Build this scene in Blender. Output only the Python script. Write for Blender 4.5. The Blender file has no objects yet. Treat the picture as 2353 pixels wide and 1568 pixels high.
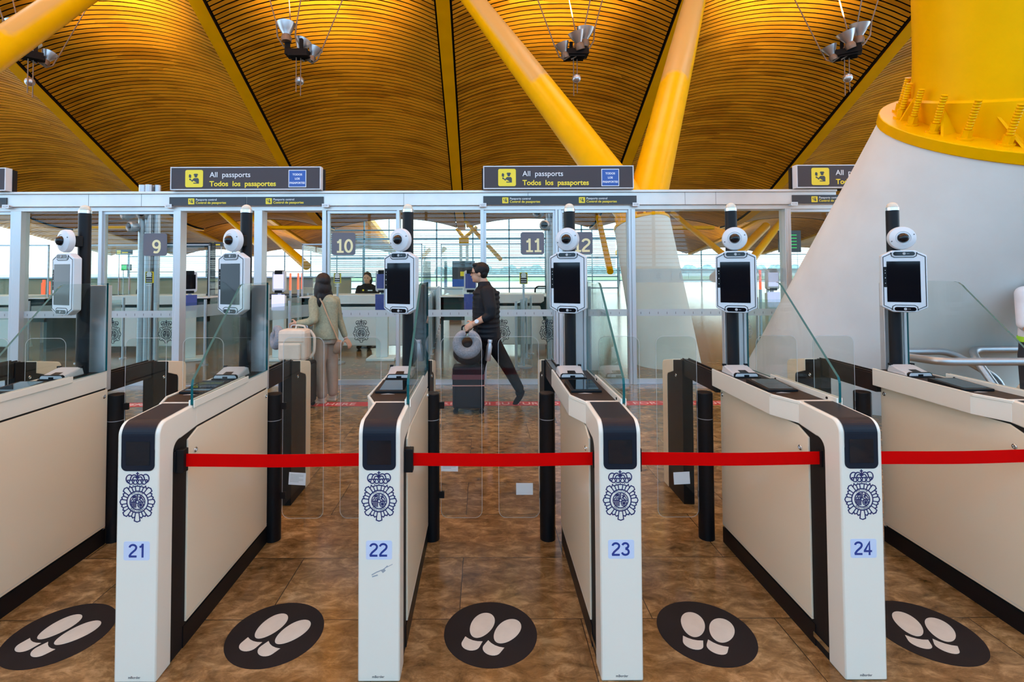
import bpy, bmesh, math, random
from mathutils import Vector, Matrix, Euler

random.seed(7)
C = bpy.context.scene.collection
SC = bpy.context.scene

# ------------------------------------------------------------------ camera, sky, lights, exposure
CAMH, FPX, PPX, PPY = 1.66, 1171.0, 1110.0, 588.0
PITCH, ROLL = math.radians(1.65), math.radians(-0.20)
cam_data = bpy.data.cameras.new('camera')
cam = bpy.data.objects.new('camera', cam_data)
C.objects.link(cam)
cam.matrix_world = (Matrix.Translation((0, 0, CAMH)) @ Matrix.Rotation(math.pi / 2 + PITCH, 4, 'X')
                    @ Matrix.Rotation(ROLL, 4, 'Z'))
cam_data.sensor_width = 36.0
cam_data.lens = FPX * 36.0 / 2353.0
cam_data.shift_x = (1176.5 - PPX) / 2353.0
cam_data.shift_y = (PPY - 784.0) / 2353.0
cam_data.clip_start = 0.05
cam_data.clip_end = 2000
SC.camera = cam

SC.view_settings.view_transform = 'Standard'
SC.view_settings.look = 'None'
SC.view_settings.gamma = 1.0
SC.view_settings.use_curve_mapping = False
SC.view_settings.exposure = 0.0
cy = SC.cycles
cy.max_bounces = 10
cy.diffuse_bounces = 3
cy.glossy_bounces = 4
cy.transmission_bounces = 4
cy.transparent_max_bounces = 28
cy.caustics_reflective = False
cy.caustics_refractive = False
cy.sample_clamp_indirect = 4.0

# overcast daylight sky, a little cooler on the side behind the camera
world = bpy.data.worlds.new('overcast_sky')
SC.world = world
world.use_nodes = True
wn, wl = world.node_tree.nodes, world.node_tree.links
wn.clear()
w_out = wn.new('ShaderNodeOutputWorld')
w_bg = wn.new('ShaderNodeBackground')
w_geo = wn.new('ShaderNodeTexCoord')
w_sep = wn.new('ShaderNodeSeparateXYZ')
w_ramp = wn.new('ShaderNodeValToRGB')
w_map = wn.new('ShaderNodeMapRange')
w_map.inputs[1].default_value = -1.0
w_map.inputs[2].default_value = 1.0
w_ramp.color_ramp.elements[0].position = 0.25
w_ramp.color_ramp.elements[0].color = (0.44, 0.75, 1.06, 1)
w_ramp.color_ramp.elements[1].position = 0.75
w_ramp.color_ramp.elements[1].color = (0.93, 0.98, 1.0, 1)
w_bg.inputs[1].default_value = 3.6
wl.new(w_geo.outputs['Generated'], w_sep.inputs[0])
wl.new(w_sep.outputs[1], w_map.inputs[0])
wl.new(w_map.outputs[0], w_ramp.inputs[0])
wl.new(w_ramp.outputs[0], w_bg.inputs[0])
wl.new(w_bg.outputs[0], w_out.inputs[0])


def at(px, py, d):
    """point at distance d (along the hall) seen at a given place in the photograph: used to read sizes off it"""
    v = 622.0 - (py + 0.0035 * (px - 1110.0))
    dd = d / (1 - 0.0288 * v / FPX)
    return Vector(((px - PPX) * dd / FPX, d, CAMH + v * dd / FPX))


# ------------------------------------------------------------------ materials
MATS = {}


def _nodes(name):
    m = bpy.data.materials.new(name)
    m.use_nodes = True
    n, l = m.node_tree.nodes, m.node_tree.links
    b = n['Principled BSDF']
    return m, n, l, b


def mat(name, col, rough=0.5, metal=0.0, spec=0.5, noise=0.0, nscale=8.0, bump=0.0, coat=0.0, emit=0.0, stretch=None, tint=None):
    m, n, l, b = _nodes(name)
    b.inputs['Base Color'].default_value = (*col, 1)
    b.inputs['Roughness'].default_value = rough
    b.inputs['Metallic'].default_value = metal
    b.inputs['Specular IOR Level'].default_value = spec
    if tint:
        b.inputs['Specular Tint'].default_value = (*tint, 1)
    if coat:
        b.inputs['Coat Weight'].default_value = coat
        b.inputs['Coat Roughness'].default_value = 0.08
    if emit:
        b.inputs['Emission Color'].default_value = (*col, 1)
        b.inputs['Emission Strength'].default_value = emit
    if noise or bump:
        tc = n.new('ShaderNodeTexCoord')
        mp = n.new('ShaderNodeMapping')
        if stretch:
            mp.inputs['Scale'].default_value = stretch
        tx = n.new('ShaderNodeTexNoise')
        tx.inputs['Scale'].default_value = nscale
        tx.inputs['Detail'].default_value = 6
        l.new(tc.outputs['Object'], mp.inputs[0])
        l.new(mp.outputs[0], tx.inputs[0])
        if noise:
            r = n.new('ShaderNodeValToRGB')
            r.color_ramp.elements[0].position = 0.3
            r.color_ramp.elements[1].position = 0.7
            r.color_ramp.elements[0].color = (*[c * (1 - noise) for c in col], 1)
            r.color_ramp.elements[1].color = (*[min(1, c * (1 + noise)) for c in col], 1)
            l.new(tx.outputs[0], r.inputs[0])
            l.new(r.outputs[0], b.inputs['Base Color'])
        if bump:
            bp = n.new('ShaderNodeBump')
            bp.inputs['Strength'].default_value = bump
            bp.inputs['Distance'].default_value = 0.01
            l.new(tx.outputs[0], bp.inputs['Height'])
            l.new(bp.outputs[0], b.inputs['Normal'])
    MATS[name] = m
    return m


def glass_mat(name, tint, ior=1.42, rough=0.0, frost=0.0, dirt=0.0):
    """thin architectural glass: tinted see-through plus a Fresnel reflection"""
    m, n, l, b = _nodes(name)
    n.remove(b)
    out = n['Material Output']
    tr = n.new('ShaderNodeBsdfTransparent')
    tr.inputs[0].default_value = (*tint, 1)
    gl = n.new('ShaderNodeBsdfGlossy')
    gl.inputs['Roughness'].default_value = rough
    # Schlick reflection that is the same from both sides of the sheet
    r0 = ((ior - 1) / (ior + 1)) ** 2
    lw = n.new('ShaderNodeLayerWeight')
    lw.inputs[0].default_value = 0.5
    pw = n.new('ShaderNodeMath')
    pw.operation = 'POWER'
    pw.inputs[1].default_value = 5.0
    fr = n.new('ShaderNodeMath')
    fr.operation = 'MULTIPLY_ADD'
    fr.inputs[1].default_value = 1 - r0
    fr.inputs[2].default_value = r0
    l.new(lw.outputs['Facing'], pw.inputs[0])
    l.new(pw.outputs[0], fr.inputs[0])
    mx = n.new('ShaderNodeMixShader')
    l.new(fr.outputs[0], mx.inputs[0])
    l.new(tr.outputs[0], mx.inputs[1])
    l.new(gl.outputs[0], mx.inputs[2])
    last = mx
    if frost:
        df = n.new('ShaderNodeBsdfDiffuse')
        df.inputs[0].default_value = (0.80, 0.86, 0.90, 1)
        tl = n.new('ShaderNodeBsdfTranslucent')
        tl.inputs[0].default_value = (0.80, 0.86, 0.90, 1)
        m1 = n.new('ShaderNodeMixShader')
        m1.inputs[0].default_value = 0.5
        l.new(df.outputs[0], m1.inputs[1])
        l.new(tl.outputs[0], m1.inputs[2])
        m2 = n.new('ShaderNodeMixShader')
        m2.inputs[0].default_value = frost
        l.new(mx.outputs[0], m2.inputs[1])
        l.new(m1.outputs[0], m2.inputs[2])
        last = m2
    l.new(last.outputs[0], out.inputs[0])
    MATS[name] = m
    return m


def floor_mat():
    m, n, l, b = _nodes('polished_brown_limestone')
    tc = n.new('ShaderNodeTexCoord')
    # slabs in courses of unequal depth
    br = n.new('ShaderNodeTexBrick')
    br.inputs['Scale'].default_value = 1.0
    br.inputs['Mortar Size'].default_value = 0.0022
    br.inputs['Mortar Smooth'].default_value = 0.1
    br.inputs['Brick Width'].default_value = 0.92
    br.inputs['Row Height'].default_value = 0.52
    br.inputs['Color1'].default_value = (0.0, 0.0, 0.0, 1)
    br.inputs['Color2'].default_value = (1.0, 1.0, 1.0, 1)
    br.inputs['Mortar'].default_value = (0.5, 0.5, 0.5, 1)
    br.offset = 0.37
    mpb = n.new('ShaderNodeMapping')
    mpb.inputs['Location'].default_value = (0.12, 0.125, 0)
    l.new(tc.outputs['Object'], mpb.inputs[0])
    l.new(mpb.outputs[0], br.inputs[0])
    # marbled clouding, drawn out along the courses
    mp = n.new('ShaderNodeMapping')
    mp.inputs['Scale'].default_value = (1.0, 1.7, 1.0)
    l.new(tc.outputs['Object'], mp.inputs[0])
    addv = n.new('ShaderNodeMix')
    addv.data_type = 'VECTOR'
    # each slab samples its own piece of stone
    sc = n.new('ShaderNodeVectorMath')
    sc.operation = 'SCALE'
    sc.inputs['Scale'].default_value = 7.0
    l.new(br.outputs['Color'], sc.inputs[0])
    ad = n.new('ShaderNodeVectorMath')
    ad.operation = 'ADD'
    l.new(mp.outputs[0], ad.inputs[0])
    l.new(sc.outputs[0], ad.inputs[1])
    n.remove(addv)
    n1 = n.new('ShaderNodeTexNoise')
    n1.inputs['Scale'].default_value = 8.5
    n1.inputs['Detail'].default_value = 10
    n1.inputs['Roughness'].default_value = 0.70
    n1.inputs['Distortion'].default_value = 0.5
    l.new(ad.outputs[0], n1.inputs[0])
    r1 = n.new('ShaderNodeValToRGB')
    e = r1.color_ramp.elements
    e[0].position, e[0].color = 0.32, (0.070, 0.040, 0.014, 1)
    e[1].position, e[1].color = 0.70, (0.40, 0.27, 0.135, 1)
    x = e.new(0.5)
    x.color = (0.185, 0.115, 0.048, 1)
    l.new(n1.outputs[0], r1.inputs[0])
    # slab to slab tone
    n2 = n.new('ShaderNodeTexNoise')
    n2.inputs['Scale'].default_value = 0.9
    l.new(ad.outputs[0], n2.inputs[0])
    r2 = n.new('ShaderNodeMapRange')
    r2.inputs[1].default_value, r2.inputs[2].default_value = 0.3, 0.7
    r2.inputs[3].default_value, r2.inputs[4].default_value = 0.72, 1.2
    l.new(n2.outputs[0], r2.inputs[0])
    mul = n.new('ShaderNodeMix')
    mul.data_type = 'RGBA'
    mul.blend_type = 'MULTIPLY'
    mul.inputs[0].default_value = 1.0
    l.new(r1.outputs[0], mul.inputs[6])
    l.new(r2.outputs[0], mul.inputs[7])
    mo = n.new('ShaderNodeMix')
    mo.data_type = 'RGBA'
    mo.inputs[7].default_value = (0.035, 0.024, 0.016, 1)
    l.new(br.outputs['Fac'], mo.inputs[0])
    l.new(mul.outputs[2], mo.inputs[6])
    l.new(mo.outputs[2], b.inputs['Base Color'])
    b.inputs['Roughness'].default_value = 0.15
    b.inputs['Specular IOR Level'].default_value = 0.42
    bp = n.new('ShaderNodeBump')
    bp.inputs['Strength'].default_value = 0.012
    bp.inputs['Distance'].default_value = 0.01
    l.new(n1.outputs[0], bp.inputs['Height'])
    l.new(bp.outputs[0], b.inputs['Normal'])
    MATS['floor'] = m
    return m


def bamboo_mat(name, c0, c1):
    m, n, l, b = _nodes(name)
    tc = n.new('ShaderNodeTexCoord')
    mp = n.new('ShaderNodeMapping')
    mp.inputs['Scale'].default_value = (0.55, 5.2, 0.0)
    l.new(tc.outputs['Object'], mp.inputs[0])
    vo = n.new('ShaderNodeTexVoronoi')
    vo.inputs['Scale'].default_value = 1.0
    l.new(mp.outputs[0], vo.inputs[0])
    sp = n.new('ShaderNodeSeparateColor')
    l.new(vo.outputs['Color'], sp.inputs[0])
    n2 = n.new('ShaderNodeTexNoise')
    n2.inputs['Scale'].default_value = 0.5
    l.new(tc.outputs['Object'], n2.inputs[0])
    av = n.new('ShaderNodeMath')
    av.operation = 'MULTIPLY_ADD'
    av.inputs[1].default_value = 0.62
    l.new(sp.outputs[0], av.inputs[0])
    l.new(n2.outputs[0], av.inputs[2])
    r = n.new('ShaderNodeValToRGB')
    r.color_ramp.elements[0].position, r.color_ramp.elements[0].color = 0.35, (*c0, 1)
    r.color_ramp.elements[1].position, r.color_ramp.elements[1].color = 1.0, (*c1, 1)
    l.new(av.outputs[0], r.inputs[0])
    l.new(r.outputs[0], b.inputs['Base Color'])
    b.inputs['Roughness'].default_value = 0.45
    b.inputs['Specular IOR Level'].default_value = 0.25
    b.inputs['Specular Tint'].default_value = (1, .6, .2, 1)
    MATS[name] = m
    return m


floor_mat()
bamboo_mat('bamboo', (0.36, 0.125, 0.004), (0.66, 0.255, 0.010))
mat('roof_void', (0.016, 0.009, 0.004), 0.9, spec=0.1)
mat('yellow_paint', (0.84, 0.37, 0.0), 0.42, spec=0.3, noise=0.05, nscale=1.3, tint=(1, .55, .02))
mat('yellow_strut_paint', (0.92, 0.44, 0.0), 0.34, spec=0.35, noise=0.05, nscale=2.6, tint=(1, .6, .05))


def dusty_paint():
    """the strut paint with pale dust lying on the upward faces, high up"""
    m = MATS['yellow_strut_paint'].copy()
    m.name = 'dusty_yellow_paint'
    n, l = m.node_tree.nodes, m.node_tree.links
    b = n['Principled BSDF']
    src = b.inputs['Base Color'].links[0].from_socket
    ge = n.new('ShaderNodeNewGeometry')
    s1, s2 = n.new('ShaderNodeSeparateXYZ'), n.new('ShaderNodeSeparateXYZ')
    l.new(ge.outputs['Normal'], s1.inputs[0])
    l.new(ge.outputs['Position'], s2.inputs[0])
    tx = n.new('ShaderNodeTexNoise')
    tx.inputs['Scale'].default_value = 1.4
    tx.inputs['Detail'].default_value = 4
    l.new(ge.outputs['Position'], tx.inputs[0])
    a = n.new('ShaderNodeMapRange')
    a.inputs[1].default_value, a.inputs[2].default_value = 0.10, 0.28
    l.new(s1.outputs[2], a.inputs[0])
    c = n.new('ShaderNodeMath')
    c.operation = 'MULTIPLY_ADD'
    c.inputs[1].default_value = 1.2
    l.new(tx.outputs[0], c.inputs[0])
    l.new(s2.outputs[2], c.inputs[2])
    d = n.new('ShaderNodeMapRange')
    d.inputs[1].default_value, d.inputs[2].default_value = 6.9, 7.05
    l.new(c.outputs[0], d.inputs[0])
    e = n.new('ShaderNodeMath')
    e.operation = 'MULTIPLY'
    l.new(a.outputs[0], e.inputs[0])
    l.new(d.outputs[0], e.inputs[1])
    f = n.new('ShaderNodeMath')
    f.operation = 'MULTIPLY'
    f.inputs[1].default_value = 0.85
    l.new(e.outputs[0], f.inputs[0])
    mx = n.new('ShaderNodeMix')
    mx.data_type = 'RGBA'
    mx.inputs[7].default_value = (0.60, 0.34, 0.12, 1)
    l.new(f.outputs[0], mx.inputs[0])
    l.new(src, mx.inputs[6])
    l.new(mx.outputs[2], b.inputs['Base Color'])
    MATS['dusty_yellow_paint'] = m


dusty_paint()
mat('tan_repair', (0.62, 0.36, 0.12), 0.45, noise=0.1)
mat('concrete', (0.75, 0.76, 0.74), 0.75, noise=0.06, nscale=1.6, bump=0.10)
mat('white_paint', (0.80, 0.725, 0.615), 0.24, spec=0.5, coat=0.2)
mat('beige_panel', (0.86, 0.715, 0.53), 0.26, spec=0.5, coat=0.25)
mat('black_satin', (0.005, 0.006, 0.008), 0.40, spec=0.18)
mat('black_matt', (0.008, 0.008, 0.009), 0.6, spec=0.2)
mat('pole_black', (0.008, 0.009, 0.012), 0.42, spec=0.18)
mat('deck_brown', (0.024, 0.019, 0.017), 0.48, spec=0.10, noise=0.1)
mat('rail_brown', (0.010, 0.008, 0.008), 0.25, spec=0.3)
mat('screen_black', (0.002, 0.003, 0.006), 0.05, spec=0.35)
mat('bezel_blue_black', (0.008, 0.012, 0.021), 0.42, spec=0.16)
mat('navy_print', (0.008, 0.010, 0.085), 0.5)
mat('blue_digits', (0.010, 0.035, 0.22), 0.45)
mat('pale_blue_label', (0.58, 0.63, 0.78), 0.4)
mat('grey_print', (0.10, 0.10, 0.11), 0.5)
mat('faint_print', (0.30, 0.32, 0.34), 0.5)
mat('chrome', (0.75, 0.75, 0.76), 0.12, metal=1.0)
mat('steel', (0.50, 0.50, 0.53), 0.42, metal=0.9, noise=0.06, nscale=3, stretch=(1, 1, 30))
mat('brushed_aluminium', (0.60, 0.60, 0.61), 0.36, metal=0.6, noise=0.05, nscale=40, stretch=(30, 30, 0.5))
mat('beam_aluminium', (0.76, 0.72, 0.68), 0.42, metal=0.45, noise=0.07, nscale=2.5)
mat('white_plastic', (0.66, 0.67, 0.70), 0.35)
mat('grey_plastic', (0.46, 0.47, 0.49), 0.4)
mat('beacon', (0.72, 0.62, 0.50), 0.35)
mat('red_belt', (0.60, 0.0, 0.0), 0.6, spec=0.05)
mat('decal_black', (0.012, 0.012, 0.015), 0.6, spec=0.10, noise=0.15, nscale=6)
mat('decal_cream', (0.60, 0.54, 0.47), 0.5, noise=0.06, nscale=14)
mat('teal_edge', (0.002, 0.09, 0.10), 0.3, spec=0.25)
mat('paper', (0.82, 0.84, 0.86), 0.6)
mat('sign_charcoal', (0.050, 0.050, 0.062), 0.5, spec=0.25)
mat('dark_dado', (0.045, 0.045, 0.036), 0.35)
mat('olive_partition', (0.27, 0.27, 0.18), 0.6, noise=0.12, nscale=1.2)
mat('sign_dark', (0.030, 0.034, 0.042), 0.4)
mat('sign_yellow', (0.95, 0.72, 0.02), 0.45)
mat('sign_white', (0.85, 0.86, 0.88), 0.45)
mat('sign_blue', (0.015, 0.09, 0.42), 0.45)
mat('plate_grey', (0.105, 0.115, 0.15), 0.45)
mat('plate_cream', (0.90, 0.78, 0.42), 0.45)
mat('red_line', (0.48, 0.030, 0.030), 0.4)
mat('red_letters', (0.80, 0.55, 0.52), 0.4)
mat('lamp_aluminium', (0.50, 0.50, 0.52), 0.32, metal=0.85)
mat('back_wall', (0.075, 0.08, 0.085), 0.6, noise=0.2, nscale=2)
mat('lamp_black', (0.006, 0.005, 0.005), 0.6, spec=0.1)
mat('lamp_bronze', (0.17, 0.115, 0.08), 0.45, metal=0.4)
mat('lamp_glow', (1.0, 0.82, 0.5), 0.5, emit=9.0)
mat('louvre', (0.24, 0.27, 0.29), 0.5)
mat('facade_steel', (0.13, 0.17, 0.18), 0.45)
mat('outdoor_ground', (0.55, 0.55, 0.52), 0.9, noise=0.1, nscale=0.1)
mat('verge_green', (0.30, 0.36, 0.20), 0.9, noise=0.3, nscale=0.4)
mat('trees', (0.40, 0.45, 0.42), 0.9, noise=0.3, nscale=0.6)  # haze put into the colour: lightened to look washed out
mat('booth_white', (0.74, 0.80, 0.80), 0.3)
mat('booth_dark', (0.02, 0.055, 0.065), 0.12)
mat('screen_lilac', (0.62, 0.60, 0.95), 0.3, emit=0.9)
mat('screen_blue', (0.05, 0.08, 0.30), 0.15, emit=0.12)
mat('red_light', (1.0, 0.08, 0.03), 0.3, emit=2.2)
mat('green_light', (0.05, 0.95, 0.12), 0.3, emit=2.0)
mat('exit_green', (0.02, 0.55, 0.10), 0.4, emit=0.5)
mat('skin', (0.56, 0.30, 0.19), 0.5)
mat('hair_dark', (0.012, 0.008, 0.007), 0.42, spec=0.25, noise=0.4, nscale=40, stretch=(6, 6, 0.6), bump=0.4)
mat('hair_black', (0.008, 0.008, 0.009), 0.5, spec=0.2, noise=0.4, nscale=40, bump=0.4)
mat('sage_knit', (0.27, 0.28, 0.19), 0.9, noise=0.14, nscale=45, bump=0.5)
mat('beige_trousers', (0.27, 0.22, 0.17), 0.85, noise=0.1, nscale=12)
mat('black_jacket', (0.008, 0.010, 0.014), 0.55, spec=0.15)
mat('black_cloth', (0.010, 0.010, 0.012), 0.85, spec=0.08)
mat('navy_cloth', (0.016, 0.020, 0.034), 0.7)
mat('white_shirt', (0.75, 0.72, 0.74), 0.8, noise=0.06, nscale=9)
mat('orange_stripe', (0.85, 0.30, 0.03), 0.7)
mat('lime_stripe', (0.35, 0.72, 0.03), 0.6)
mat('cream_canvas', (0.66, 0.55, 0.44), 0.85, noise=0.06, nscale=12, bump=0.15)
mat('tan_leather', (0.42, 0.26, 0.15), 0.6)
mat('gold_leather', (0.22, 0.15, 0.10), 0.35)
mat('grey_plush', (0.20, 0.235, 0.285), 0.95, noise=0.2, nscale=60, bump=0.4)
mat('case_black', (0.008, 0.009, 0.014), 0.45, spec=0.2)
mat('maroon_band', (0.09, 0.012, 0.022), 0.7)
mat('pink_band', (0.55, 0.25, 0.20), 0.7)
mat('shoe_beige', (0.50, 0.40, 0.30), 0.7)
mat('shoe_white', (0.72, 0.68, 0.62), 0.7)
mat('eye_dark', (0.01, 0.008, 0.007), 0.15)
mat('lip', (0.40, 0.14, 0.11), 0.5)
glass_mat('gate_glass', (0.93, 0.965, 0.955), 1.36)
glass_mat('flap_glass', (0.92, 0.945, 0.935), 1.36)
glass_mat('wall_glass', (0.88, 0.94, 0.92), 1.34)
glass_mat('facade_glass', (0.96, 0.99, 0.985), 1.3)
glass_mat('frost', (0.9, 0.95, 0.95), 1.3, frost=0.72)
glass_mat('frost_light', (0.9, 0.95, 0.95), 1.3, frost=0.35)
glass_mat('reader_glass', (0.10, 0.10, 0.10), 1.7)

# ------------------------------------------------------------------ mesh helpers
ORG = {}


class MB:
    def __init__(self):
        self.v, self.f, self.m = [], [], []

    def add(self, vs, fs, m=0):
        k = len(self.v)
        self.v += [tuple(p) for p in vs]
        self.f += [tuple(i + k for i in f) for f in fs]
        self.m += [m] * len(fs)
        return self

    def box(self, x0, x1, y0, y1, z0, z1, m=0):
        vs = [(x, y, z) for z in (z0, z1) for y in (y0, y1) for x in (x0, x1)]
        return self.add(vs, [(0, 2, 3, 1), (4, 5, 7, 6), (0, 1, 5, 4), (2, 6, 7, 3), (0, 4, 6, 2), (1, 3, 7, 5)], m)

    def prism(self, poly, axis, a, b, m=0, mside=None):
        n = len(poly)

        def p3(q, t):
            if axis == 'x':
                return (t, q[0], q[1])
            if axis == 'y':
                return (q[0], t, q[1])
            return (q[0], q[1], t)
        vs = [p3(q, a) for q in poly] + [p3(q, b) for q in poly]
        self.add(vs, [tuple(range(n))[::-1], tuple(range(n, 2 * n))], m)
        k = len(self.v) - 2 * n
        for i in range(n):
            j = (i + 1) % n
            self.f.append((k + i, k + j, k + n + j, k + n + i))
            self.m.append(m if mside is None else mside)
        return self

    def cyl(self, p0, p1, r0, r1=None, n=20, m=0):
        return self.tube([p0, p1], [r0, r0 if r1 is None else r1], n, m)

    def tube(self, pts, r, n=10, m=0, closed=False):
        pts = [Vector(p) for p in pts]
        K = len(pts)
        rs = r if isinstance(r, (list, tuple)) else [r] * K
        prev = None
        rings = []
        for i in range(K):
            if closed:
                t = pts[(i + 1) % K] - pts[(i - 1) % K]
            elif i == 0:
                t = pts[1] - pts[0]
            elif i == K - 1:
                t = pts[-1] - pts[-2]
            else:
                t = (pts[i + 1] - pts[i]).normalized() + (pts[i] - pts[i - 1]).normalized()
            t = t.normalized()
            if prev is None:
                u = t.orthogonal().normalized()
            else:
                u = prev - t * prev.dot(t)
                u = u.normalized() if u.length > 1e-6 else t.orthogonal().normalized()
            prev = u
            w = t.cross(u)
            rings.append([pts[i] + (u * math.cos(2 * math.pi * k / n) + w * math.sin(2 * math.pi * k / n)) * rs[i]
                          for k in range(n)])
        vs = [p for rg in rings for p in rg]
        fs = []
        for i in range(K if closed else K - 1):
            a, b = i * n, ((i + 1) % K) * n
            for k in range(n):
                fs.append((a + k, a + (k + 1) % n, b + (k + 1) % n, b + k))
        if not closed:
            fs.append(tuple(range(n))[::-1])
            fs.append(tuple(range((K - 1) * n, K * n)))
        return self.add(vs, fs, m)

    def lathe(self, prof, c=(0, 0, 0), axis=(0, 0, 1), n=28, m=0):
        """profile of (radius, height) turned about an axis through c"""
        q = Vector((0, 0, 1)).rotation_difference(Vector(axis).normalized())
        c = Vector(c)
        vs, fs = [], []
        for r, h in prof:
            for k in range(n):
                a = 2 * math.pi * k / n
                vs.append(c + q @ Vector((r * math.cos(a), r * math.sin(a), h)))
        for i in range(len(prof) - 1):
            for k in range(n):
                fs.append((i * n + k, i * n + (k + 1) % n, (i + 1) * n + (k + 1) % n, (i + 1) * n + k))
        fs.append(tuple(range(n))[::-1])
        fs.append(tuple(range((len(prof) - 1) * n, len(prof) * n)))
        return self.add(vs, fs, m)

    def ell(self, c, r, rot=None, nu=20, nv=12, m=0):
        c = Vector(c)
        r = (r, r, r) if not isinstance(r, (tuple, list)) else r
        vs, fs = [], []
        R = rot if rot is not None else Matrix.Identity(3)
        vs.append(c + R @ Vector((0, 0, -r[2])))
        for i in range(1, nv):
            t = math.pi * i / nv
            for k in range(nu):
                a = 2 * math.pi * k / nu
                vs.append(c + R @ Vector((r[0] * math.sin(t) * math.cos(a), r[1] * math.sin(t) * math.sin(a), -r[2] * math.cos(t))))
        vs.append(c + R @ Vector((0, 0, r[2])))
        for k in range(nu):
            fs.append((0, 1 + (k + 1) % nu, 1 + k))
        for i in range(nv - 2):
            a, b = 1 + i * nu, 1 + (i + 1) * nu
            for k in range(nu):
                fs.append((a + k, a + (k + 1) % nu, b + (k + 1) % nu, b + k))
        a, e = 1 + (nv - 2) * nu, len(vs) - 1
        for k in range(nu):
            fs.append((a + k, a + (k + 1) % nu, e))
        return self.add(vs, fs, m)

    def rings(self, rs, n=24, m=0):
        """loft through horizontal ellipses (centre, rx, ry, yaw)"""
        vs, fs = [], []
        for c, rx, ry, yaw in rs:
            for k in range(n):
                a = 2 * math.pi * k / n
                x, y = rx * math.cos(a), ry * math.sin(a)
                vs.append((c[0] + x * math.cos(yaw) - y * math.sin(yaw), c[1] + x * math.sin(yaw) + y * math.cos(yaw), c[2]))
        for i in range(len(rs) - 1):
            for k in range(n):
                fs.append((i * n + k, i * n + (k + 1) % n, (i + 1) * n + (k + 1) % n, (i + 1) * n + k))
        fs.append(tuple(range(n))[::-1])
        fs.append(tuple(range((len(rs) - 1) * n, len(rs) * n)))
        return self.add(vs, fs, m)

    def flat(self, pieces, fn, th, m=0):
        """2D pieces (lists of points) laid on a surface: fn(u, v, h) gives the point, th is the film's thickness"""
        for j, q in enumerate(pieces):
            n = len(q)
            t2 = th * (1 + 0.0015 * j)      # crossing pen strokes must not share one plane
            vs = [fn(u, v, 0) for u, v in q] + [fn(u, v, t2) for u, v in q]
            fs = [tuple(range(n, 2 * n))]
            for i in range(n):
                fs.append((i, (i + 1) % n, n + (i + 1) % n, n + i))
            self.add(vs, fs, m)
        return self

    def xf(self, M):
        self.v = [tuple(M @ Vector(p)) for p in self.v]
        return self

    def mesh(self, name, mats, org=(0, 0, 0), smooth=False, fix=True):
        me = bpy.data.meshes.new(name)
        o = Vector(org)
        me.from_pydata([tuple(Vector(p) - o) for p in self.v], [], self.f)
        mats = mats if isinstance(mats, (list, tuple)) else [mats]
        for k in mats:
            me.materials.append(MATS[k])
        if len(mats) > 1:
            for p, i in zip(me.polygons, self.m):
                p.material_index = i
        if fix:
            b = bmesh.new()
            b.from_mesh(me)
            bmesh.ops.recalc_face_normals(b, faces=b.faces)
            b.to_mesh(me)
            b.free()
        if smooth:
            for p in me.polygons:
                p.use_smooth = True
            me.set_sharp_from_angle(angle=math.radians(smooth if smooth > 1 else 40))
        return me

    def build(self, name, mats, parent=None, smooth=False, bevel=0.0, org=None, fix=True, label=None):
        """link everything collected so far as ONE mesh object; world coordinates, or the thing's own when it has a parent at the origin"""
        og = Vector(org) if org is not None else (ORG.get(parent.name, Vector()) if parent else Vector())
        me = self.mesh(name, mats, og, smooth, fix)
        ob = bpy.data.objects.new(name, me)
        C.objects.link(ob)
        if parent:
            ob.parent = parent
        else:
            ob.location = og
        ORG[ob.name] = og
        if bevel:
            md = ob.modifiers.new('bevel', 'BEVEL')
            md.width = bevel
            md.segments = 2
            md.limit_method = 'ANGLE'
            md.angle_limit = math.radians(50)
        if label:
            ob['label'] = label
        return ob


def thing(name, label, cat, loc=(0, 0, 0), group=None):
    o = bpy.data.objects.new(name, None)
    o.empty_display_size = 0.1
    C.objects.link(o)
    o.location = loc
    ORG[o.name] = Vector(loc)
    return tag(o, label, cat, group)


def tag(o, label, cat, group=None):
    o['label'] = label
    o['category'] = cat
    if group:
        o['group'] = group
    return o


def struct(o):
    o['kind'] = 'structure'
    return o


def stuff(o):
    o['kind'] = 'stuff'
    return o


def dup(root, loc, label=None, skip=()):
    r = root.copy()
    C.objects.link(r)
    r.location = loc
    ORG[r.name] = Vector(loc)
    if label:
        r['label'] = label
    for ch in list(root.children):
        if ch.name.split('.')[0] in skip:
            continue
        c = ch.copy()
        C.objects.link(c)
        c.parent = r
        ORG[c.name] = Vector(loc)
        for g in list(ch.children):
            d = g.copy()
            C.objects.link(d)
            d.parent = c
            ORG[d.name] = Vector(loc)
    return r


_TXT = {}


def text_polys(s, size=1.0, bold=0.0, align='CENTER', space=1.0):
    """a string as flat triangles and polygons in the u, v plane"""
    key = (s, bold, align, space)
    if key not in _TXT:
        cu = bpy.data.curves.new('lettering', 'FONT')
        cu.body = s
        cu.size = 1.0
        cu.align_x = align
        cu.offset = bold
        cu.space_character = space
        cu.resolution_u = 4
        ob = bpy.data.objects.new('lettering', cu)
        me = bpy.data.meshes.new_from_object(ob)
        _TXT[key] = [[(me.vertices[i].co.x, me.vertices[i].co.y) for i in p.vertices] for p in me.polygons]
        bpy.data.objects.remove(ob)
        bpy.data.meshes.remove(me)
        bpy.data.curves.remove(cu)
    return [[(u * size, v * size) for u, v in q] for q in _TXT[key]]


def fit(s, width, bold=0.0, align='LEFT', size_max=9.0):
    """lettering scaled so that the line is `width` long"""
    q = text_polys(s, 1.0, bold, align)
    us = [u for p in q for u, v in p]
    k = min(size_max, width / (max(us) - min(us)))
    return [[(u * k, v * k) for u, v in p] for p in q]


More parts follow.
